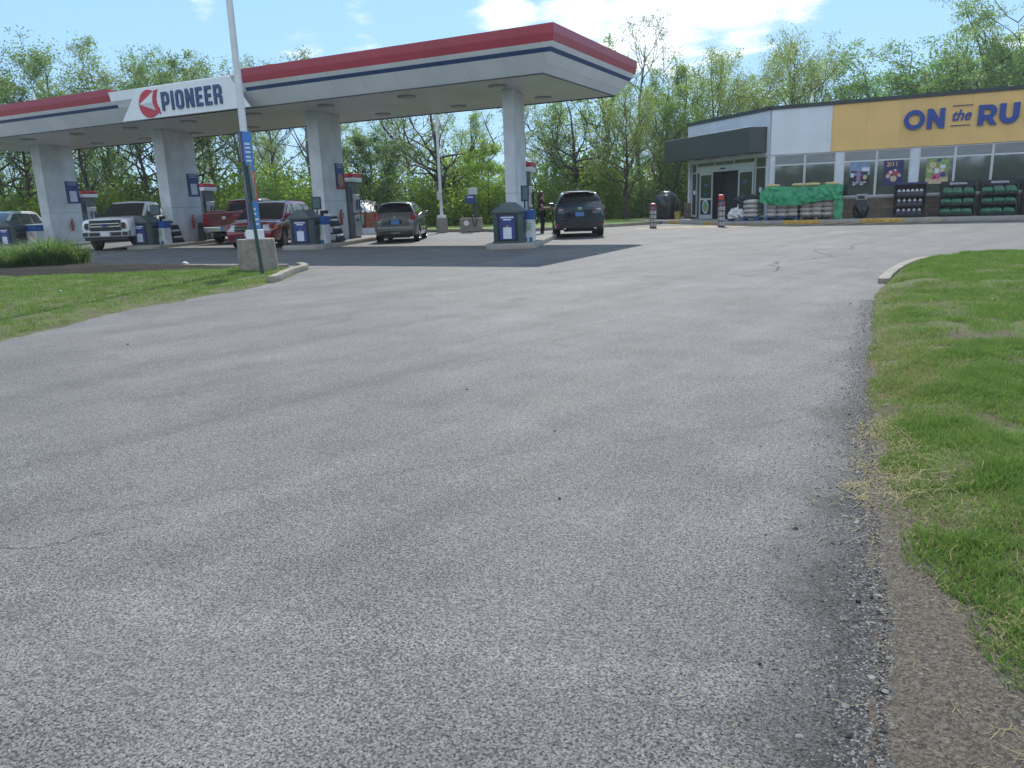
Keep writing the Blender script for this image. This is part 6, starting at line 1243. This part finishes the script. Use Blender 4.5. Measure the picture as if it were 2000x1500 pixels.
def gen_tree(seed, kind):
    """unit-height tree (10 m): trunk and limbs as tubes, leaves as small faces along the outer twigs"""
    rs = np.random.RandomState(seed); P = dict(
        open=dict(n1=9, base=.22, spread=.30, up=.85, leaves=5200, ls=.17, sig=.50, r=.17), sparse=dict(n1=9, base=.25, spread=.26, up=.95, leaves=3000, ls=.15, sig=.42, r=.13), tall=dict(n1=10, base=.20, spread=.22, up=1.1, leaves=4000, ls=.17, sig=.50, r=.15),
        limb=dict(n1=7, base=.20, spread=.48, up=.62, leaves=2200, ls=.16, sig=.45, r=.26), bare=dict(n1=9, base=.25, spread=.20, up=1.25, leaves=1100, ls=.14, sig=.35, r=.13), willow=dict(n1=11, base=.16, spread=.30, up=.9, leaves=6800, ls=.15, sig=.50, r=.16),
        bright=dict(n1=10, base=.06, spread=.30, up=.7, leaves=7000, ls=.24, sig=.55, r=.10), dense=dict(n1=11, base=.05, spread=.36, up=.5, leaves=8000, ls=.26, sig=.60, r=.16), maple=dict(n1=12, base=.12, spread=.40, up=.55, leaves=13000, ls=.20, sig=.55, r=.18), locust=dict(n1=10, base=.22, spread=.42, up=.7, leaves=10500, ls=.17, sig=.48, r=.18), bushy=dict(n1=10, base=.08, spread=.36, up=.6, leaves=6500, ls=.18, sig=.5, r=.14))[kind]
    H = 10.0; br = []; tips = []
    n = 9; tp = [np.array([0, 0, -.15])]; drift = rs.uniform(-.5, .5, 2) * (1.6 if kind == 'limb' else 1)
    for i in range(1, n + 1):
        f = i / n; tp.append(np.array([drift[0] * f * f + rs.uniform(-.12, .12), drift[1] * f * f + rs.uniform(-.12, .12), H * .93 * f]))
    top = .62 if kind in ('limb', 'maple', 'locust') else .95
    tr = [P['r'] * (1.25 if i == 0 else 1) * max(.06, (1 - .95 * i / n)) + .012 for i in range(n + 1)]; br.append((tp, tr)); tip = tp[-1]
    def pt(f): x = f * n; i = min(int(x), n - 1); return tp[i] + (tp[i + 1] - tp[i]) * (x - i)
    def grow(p, d, L, r, lev):
        k = 5; pts = [p]; q = p.copy(); dd = d / np.linalg.norm(d)
        for i in range(k):
            dd = dd + rs.normal(0, .16, 3) + np.array([0, 0, .10 * P['up'] - (.10 if kind == 'willow' and lev > 1 and i > 2 else 0)]); dd /= np.linalg.norm(dd); q = q + dd * L / k; pts.append(q.copy())
        br.append((pts, [max(.008, r * (1 - .85 * i / k)) for i in range(k + 1)]))
        if lev >= 2 or L < 1.0: tips.append((pts[2], L)); tips.append((pts[4], L)); tips.append((pts[-1], L))
        if lev < 3 and L > .7:
            for _ in range(3 if lev == 1 else 2):
                i = rs.randint(2, k + 1); a = rs.normal(0, .65, 3); a[2] = abs(a[2]) * .5; nd = dd + a; grow(pts[i], nd, L * rs.uniform(.45, .68), r * .5, lev + 1)
    for b_ in range(P['n1'] * 2):
        f = P['base'] + (top - P['base']) * ((b_ + rs.rand()) / (P['n1'] * 2)); a = b_ * 2.4 + rs.uniform(-.4, .4); p = pt(f)
        env = math.sin(math.pi * min(1, .18 + .82 * (f - P['base'] * .5) / (1.02 - P['base'] * .5))) ** .6 if kind not in ('bare', 'limb') else .8
        L = H * P['spread'] * env * rs.uniform(.65, 1.15) + .3; d = np.array([math.cos(a), math.sin(a), P['up'] * rs.uniform(.5, 1.3)]); grow(p, d, L, P['r'] * (1 - f) * .55 + .02, 1)
    if kind in ('bare',):
        pass
    V, F = [], []
    for pts, rad in br:
        ns = 6 if rad[0] > .06 else 4; b0 = len(V); pts = np.array(pts)
        for i in range(len(pts)):
            d = pts[min(i + 1, len(pts) - 1)] - pts[max(i - 1, 0)]; d = d / (np.linalg.norm(d) + 1e-9); a = np.cross(d, [.3, .2, .93] if abs(d[2]) < .8 else [1, .1, 0]); a /= np.linalg.norm(a) + 1e-9; c = np.cross(d, a)
            for k in range(ns): t = 2 * math.pi * k / ns; V.append(pts[i] + (a * math.cos(t) + c * math.sin(t)) * rad[i])
        for i in range(len(pts) - 1):
            for k in range(ns): F.append((b0 + i * ns + k, b0 + i * ns + (k + 1) % ns, b0 + (i + 1) * ns + (k + 1) % ns, b0 + (i + 1) * ns + k))
    # leaves gathered in clumps round the twig ends
    T = np.array([t[0] for t in tips]); N_ = int(P['leaves'] * 1.9); ci = rs.randint(0, len(T), N_); w = rs.rand(len(T)) ** 1.5; ci = rs.choice(len(T), N_, p=w / w.sum())
    sg = P['sig'] * .85 * (.35 + .8 * rs.rand(len(T)))[ci][:, None]; C_ = T[ci] + np.clip(rs.normal(0, 1, (N_, 3)), -1.7, 1.7) * sg * np.array([.8, .8, .55])
    if kind == 'willow': C_[:, 2] -= np.abs(rs.normal(0, .45, N_))
    lv, lf = leaf_faces(C_, P['ls'] * .58, rs, hang=kind in ('maple', 'locust', 'willow')); ctint = rs.rand(len(T)); ti = np.clip(.6 * ctint[ci] + .4 * rs.rand(N_), 0, 1)
    kz = 10.0 / np.percentile(lv[:, 2], 99.6); return (np.array(V) * kz, F), (lv * kz, lf, np.repeat(ti, 4))
def leaf_faces(C_, size, rs, hang=False):
    n = len(C_); s = size * (.55 + .9 * rs.rand(n))[:, None]; a = rs.normal(0, 1, (n, 3)); 
    if hang: a[:, 2] -= .8
    a /= np.linalg.norm(a, axis=1)[:, None]; b_ = rs.normal(0, 1, (n, 3)); b_ -= (b_ * a).sum(1)[:, None] * a; b_ /= np.linalg.norm(b_, axis=1)[:, None]
    V = np.stack([C_ - a * s * .6, C_ + b_ * s * .34, C_ + a * s * .6, C_ - b_ * s * .34], 1).reshape(-1, 3); F = np.arange(n * 4).reshape(n, 4); return V, F
PROTO = {}
def tree(kind, var, x, y, h, rot, name, label, group=None, wide=1.0):
    t = thing(name, label, 'tree', (x, y, .1), rot, group); t.scale = (h / 10 * wide, h / 10 * wide, h / 10)
    if (kind, var) not in PROTO:
        (bv, bf), (lv, lf, ti) = gen_tree(sum(map(ord, kind)) * 7 + var * 131, kind)
        tr = np_mesh('trunk', bv, bf, BARKP if kind in ('sparse', 'bare') else BARK, t, smooth=True); cr_ = np_mesh('crown', lv, lf, LM[kind], t, attr=ti); PROTO[(kind, var)] = (tr, cr_)
    else:
        for o in PROTO[(kind, var)]: c = o.copy(); COL.objects.link(c); c.parent = t
    return t
TREES = [
(-54.7, 29.3, 12.9, 'open', 'broad mid green tree at the far left edge of the wood', None), (-54.4, 31.7, 13.0, 'open', 'mid green tree rising above the left end of the canopy', None), (-50.7, 31.3, 10.4, 'open', None, 'mid green trees behind the left of the canopy'), (-52.8, 34.9, 14.2, 'open', 'tallest rounded tree above the left part of the canopy', None), (-45.5, 31.7, 10.0, 'open', None, 'mid green trees behind the left of the canopy'), (-48.5, 35.9, 13.0, 'sparse', 'thin leaved tree above the red band left of the sign', None), (-44.0, 34.8, 10.8, 'open', None, 'mid green trees behind the left of the canopy'), (-46.4, 38.2, 12.9, 'open', 'upright tree showing above the logo of the canopy sign', None), (-42.9, 37.6, 12.1, 'open', 'rounded tree showing above the lettering of the canopy sign', None), (-44.8, 41.3, 12.2, 'open', 'denser green tree just left of the near lamp post top', None), (-40.1, 39.1, 11.2, 'sparse', 'thin tree whose tips show just right of the near lamp post', None), (-40.3, 42.5, 12.4, 'sparse', None, 'thin trees with tips just over the canopy roof'), (-36.7, 42.0, 11.8, 'sparse', None, 'thin trees with tips just over the canopy roof'), (-38.5, 46.8, 10.0, 'sparse', 'thin tree between the third column and the dark dense tree', None),
(-29.3, 38.9, 5.8, 'dense', 'dense dark green tree under the canopy, right of the third column', None), (-31.2, 46.0, 10.3, 'sparse', 'sparse tree behind the dense dark green tree', None), (-25.4, 40.9, 9.3, 'limb', 'dark spreading tree with bare limbs beside the far lamp post', None), (-22.4, 41.3, 5.6, 'bright', 'yellow green leafy tree just left of the slim right column', None), (-24.4, 50.7, 9.8, 'sparse', 'sparse tree just right of the slim right column', None), (-21.4, 48.7, 9.9, 'tall', 'slim upright tree behind the standing person', None), (-18.9, 46.6, 9.1, 'limb', 'forked dark trunk with bare limbs above the dark car', None), (-19.1, 53.4, 13.4, 'tall', 'tall green tree rising from the right tip of the canopy', None), (-17.0, 53.3, 15.2, 'bare', 'tallest nearly leafless tree with bare twigs against the cloud', None), (-14.6, 50.0, 10.4, 'tall', 'green tree with a dark trunk left of the store corner', None), (-13.9, 53.8, 11.5, 'tall', 'tall green tree just left of the store entrance', None), (-12.4, 56.8, 12.4, 'willow', 'yellow green tree over the left end of the store roof', None), (-11.5, 60.8, 12.5, 'willow', 'pale spiky topped tree behind the yellow green one', None), (-8.7, 64.5, 14.3, 'willow', 'wide fan shaped willow over the white part of the store', None), (-6.8, 72.4, 11.0, 'sparse', 'thin pale tree right of the fan shaped willow', None), (-5.2, 77.9, 11.2, 'sparse', 'faint small tree in the dip over the store roof', None), (-2.8, 72.2, 10.6, 'bushy', 'bushy green tree over the left of the yellow fascia', None), (-0.5, 71.1, 13.3, 'maple', 'pointed dense tree above the word ON', None), (2.2, 70.2, 12.4, 'maple', 'broad dense tree above the middle of the sign', None), (4.7, 73.7, 18.2, 'locust', 'tall airy tree at the upper right', None), (7.0, 70.3, 19.5, 'locust', 'airy tree cut by the right picture edge', None), (10.3, 74.3, 17.6, 'locust', 'airy tree beyond the right picture edge', None), (-3.0, 67.5, 8.4, 'bright', 'low bright yellow green tree just over the roof edge', None), (-15.4, 46.1, 8.6, 'willow', 'low yellow green tree between the dark car and the store', None), (-13.2, 49.5, 8.2, 'tall', 'low green tree beside the entrance awning', None), (-9.8, 59.3, 10.5, 'tall', 'dark trunked tree behind the white part of the store', None), (-7.5, 68.6, 14.3, 'willow', 'second willow behind the fan shaped one', None)]
VAR = dict(open=3, sparse=3, tall=2, willow=2, maple=1, locust=2, limb=2)
for i, (x, y, h, k, lb, g) in enumerate(TREES):
    h *= 0.88 if x > -24 else 0.95
    tree(k, i % VAR.get(k, 1), x, y, h, i * 1.7, dict(willow='willow_tree', maple='maple_tree', locust='locust_tree', bare='bare_tree').get(k, 'leafy_tree'), lb or ('thin tree with tips just over the canopy roof' if k == 'sparse' else 'mid green tree partly hidden behind the left of the canopy'), g, 1.25 if k in ('dense', 'bright', 'bushy', 'maple') else 1.12)
# second and third rows, one trunk each, filling the depth of the wood
rs = np.random.RandomState(77); k2 = ['open', 'sparse', 'tall', 'sparse', 'open', 'tall']; j = 0
for a in np.linspace(0, 1, 24):
    x = -78 + a * 70 + rs.uniform(-1, 1); y = 38 + a * 34 + rs.uniform(0, 9); 
    if -40 < x < -20 and j % 2: j += 1; continue
    kk = k2[j % 6]; tree(kk, j % VAR[kk], x, y, rs.uniform(7.5, 10), rs.uniform(0, 6), 'leafy_tree', 'tree deep in the wood behind the front row of trunks', 'trees deep in the wood', 1.15); j += 1
# bushes along the wood's edge, each its own plant
def bush_proto(seed, kind, n):
    rs = np.random.RandomState(seed); c = rs.uniform(-1, 1, (26, 3)) * np.array([1.5, 1.0, .9]) + np.array([0, 0, 1.15]); ci = rs.randint(0, 26, n); C_ = c[ci] + rs.normal(0, .42, (n, 3)); C_[:, 2] = np.abs(C_[:, 2]); V, F = leaf_faces(C_, .13, rs); return V, F, np.repeat(np.clip(.55 * rs.rand(26)[ci] + .45 * rs.rand(n), 0, 1), 4)
BP_ = {}; bk = ['bright', 'tall', 'open', 'willow', 'tall', 'dense', 'tall', 'bright']; j = 0
def bush(kind, x, y, s, rz, lb, g):
    key = kind
    if key not in BP_:
        V, F, ti = bush_proto(sum(map(ord, kind)), kind, 3200); o = np_mesh('bush', V, F, LM[kind], attr=ti); BP_[key] = o
    else: o = BP_[key].copy(); COL.objects.link(o)
    o.location = (x, y, .05); o.scale = s; o.rotation_euler = (0, 0, rz); return tag(o, lb, 'bush', g)
EDGE = [(-62, 25.5), (-52, 30), (-44, 33.5), (-36, 36.8), (-30, 37.6), (-26.5, 39.6), (-22.5, 42.2), (-19, 45.2), (-15.5, 48.2), (-13.2, 50.4), (-11.8, 53.5), (-9, 58), (-4, 62), (4, 66), (12, 70)]
for (x0, y0), (x1, y1) in zip(EDGE[:-1], EDGE[1:]):
    L = math.hypot(x1 - x0, y1 - y0); n = max(2, int(L / 1.55))
    for q in range(n):
        f = (q + rs.rand() * .7) / n; x, y = x0 + (x1 - x0) * f, y0 + (y1 - y0) * f; 
        for row in range(2):
            kk = bk[(j * 5 + row) % 8]; s = rs.uniform(.75, 1.25) * (1.0 + .35 * row); hgt = rs.uniform(.8, 1.25) * (1.0 + .5 * row) 
            bush(kk, x - .45 * row * 3.2 + rs.uniform(-.4, .4), y + .9 * row * 2.2 + rs.uniform(-.5, .5), (s, s, hgt), rs.uniform(0, 6), 'leafy bush in the thicket along the edge of the wood', 'thicket bushes along the wood edge'); j += 1
# far woodland closing the view, one mass
n = 45000; rs = np.random.RandomState(31); a = rs.rand(n); px = -125 + a * 150; py = 46 + a * 62; off = rs.uniform(4, 16, n); z = np.abs(rs.normal(0, 1, n)) * 1.7 * (.5 + 1.1 * fbm(a * 34, a * 3)) ; C_ = np.stack([px - .45 * off, py + .88 * off, z], -1); V, F = leaf_faces(C_, .36, rs)
tag(np_mesh('woodland', V, F, LM['open'], attr=np.repeat(np.clip(rs.rand(n) * .6 + .4 * fbm(a * 50, z), 0, 1), 4)), 'distant wood closing the view beyond the trees', kind='stuff')
# wooded rise on the road side behind the viewer (mirrored in the store windows)
n = 26000; a = rs.rand(n); C_ = np.stack([-90 + a * 190, -62 - rs.uniform(0, 14, n), np.abs(rs.normal(0, 1, n)) * 2.3 * (.5 + fbm(a * 20, a))], -1); V, F = leaf_faces(C_, 1.6, rs)
tag(np_mesh('woodland', V, F, LM['dense'], attr=np.repeat(rs.rand(n), 4)), 'dark wood across the road behind the viewer', kind='stuff')

# ================================================================== PLANTING BED at left: tall grass clumps, each its own
GRB = leaf_mat('clump_blade', (.055, .115, .034), (.170, .225, .095), .45); cl = None
def clump_mesh(seed):
    """one clump: arching blades of many lengths from a ragged foot"""
    rs = np.random.RandomState(seed); n = 1000; a = rs.uniform(0, 6.28, n); r0 = rs.rand(n) ** .6 * .34; h = rs.uniform(.18, .95, n) ** 1.0 * np.clip(1.1 - r0, .3, 1); out = rs.uniform(.05, .75, n) * h + .05; w = .0075; lv = []
    bx, by = np.cos(a) * r0 + rs.normal(0, .07, n), np.sin(a) * r0 + rs.normal(0, .07, n); d = a + rs.normal(0, .9, n); dx, dy = np.cos(d), np.sin(d); sx, sy_ = -dy * w, dx * w
    for f, o, ww in ((0, 0, 1), (.5, .28, 1), (.85, .7, .8), (1.0, 1.0, .15)): lv += [np.stack([bx + dx * out * o - sx * ww, by + dy * out * o - sy_ * ww, h * f * (1 - .18 * o)], -1), np.stack([bx + dx * out * o + sx * ww, by + dy * out * o + sy_ * ww, h * f * (1 - .18 * o)], -1)]
    V = np.stack(lv, 1).reshape(-1, 3); b_ = np.arange(n)[:, None] * 8; F = np.concatenate([b_ + [0, 1, 3, 2], b_ + [2, 3, 5, 4], b_ + [4, 5, 7, 6]]); return V, F, np.repeat(rs.rand(n) ** 1.3, 8)
CLP = [np_mesh('grass_clump', *clump_mesh(s)[:2], GRB, attr=clump_mesh(s)[2]) for s in (1, 2, 3)]; used = [0, 0, 0]; rs = random.Random(6)
spots = [(-22.3, 12.0, .9), (-21.4, 11.6, .8), (-20.6, 12.3, .75), (-20.2, 11.2, .6), (-19.5, 11.9, .75), (-18.8, 11.1, .55), (-18.9, 12.5, .8), (-18.0, 11.7, .65), (-17.5, 12.6, .7), (-17.3, 11.6, .5), (-16.9, 12.3, 1.02), (-16.35, 12.55, .75), (-23, 11.8, .9), (-21, 12.7, .8), (-19.9, 12.8, .7), (-18.4, 12.1, .7), (-19.2, 12.2, .6), (-17.9, 12.3, .55), (-20.0, 12.1, .7), (-18.2, 11.2, .45), (-21.9, 12.5, .8), (-17.0, 12.0, .55)]
for i, (x, y, s) in enumerate(spots):
    k = i % 3; o = CLP[k] if not used[k] else CLP[k].copy()
    if used[k]: COL.objects.link(o)
    used[k] = 1; o.location = (-24.2 + (x + 23) * .80, y - .1, .17); o.scale = (s * 1.25, s * 1.25, s); o.rotation_euler = (0, 0, rs.uniform(0, 6)); tag(o, {10: 'tallest green grass clump near the right end of the mulch bed', 11: 'last grass clump at the right end of the mulch bed'}.get(i, 'green grass clump among the others on the left mulch bed'), 'plant', 'grass clumps in the mulch bed')

# ================================================================== AIR
hz_ = MB(); hz_.span((-135, -85, -1.1), (75, 125, 19.0)); hz_m = bpy.data.materials.new('air'); hz_m.use_nodes = True; hn = hz_m.node_tree.nodes; hn.remove(hn['Principled BSDF'])
pv = hn.new('ShaderNodeVolumePrincipled'); pv.inputs['Color'].default_value = (0.86, 0.93, 1.0, 1); pv.inputs['Density'].default_value = 0.0005; pv.inputs['Anisotropy'].default_value = 0.35
hz_m.node_tree.links.new(pv.outputs[0], hn['Material Output'].inputs['Volume']); tag(hz_.build('haze', hz_m), kind='stuff')
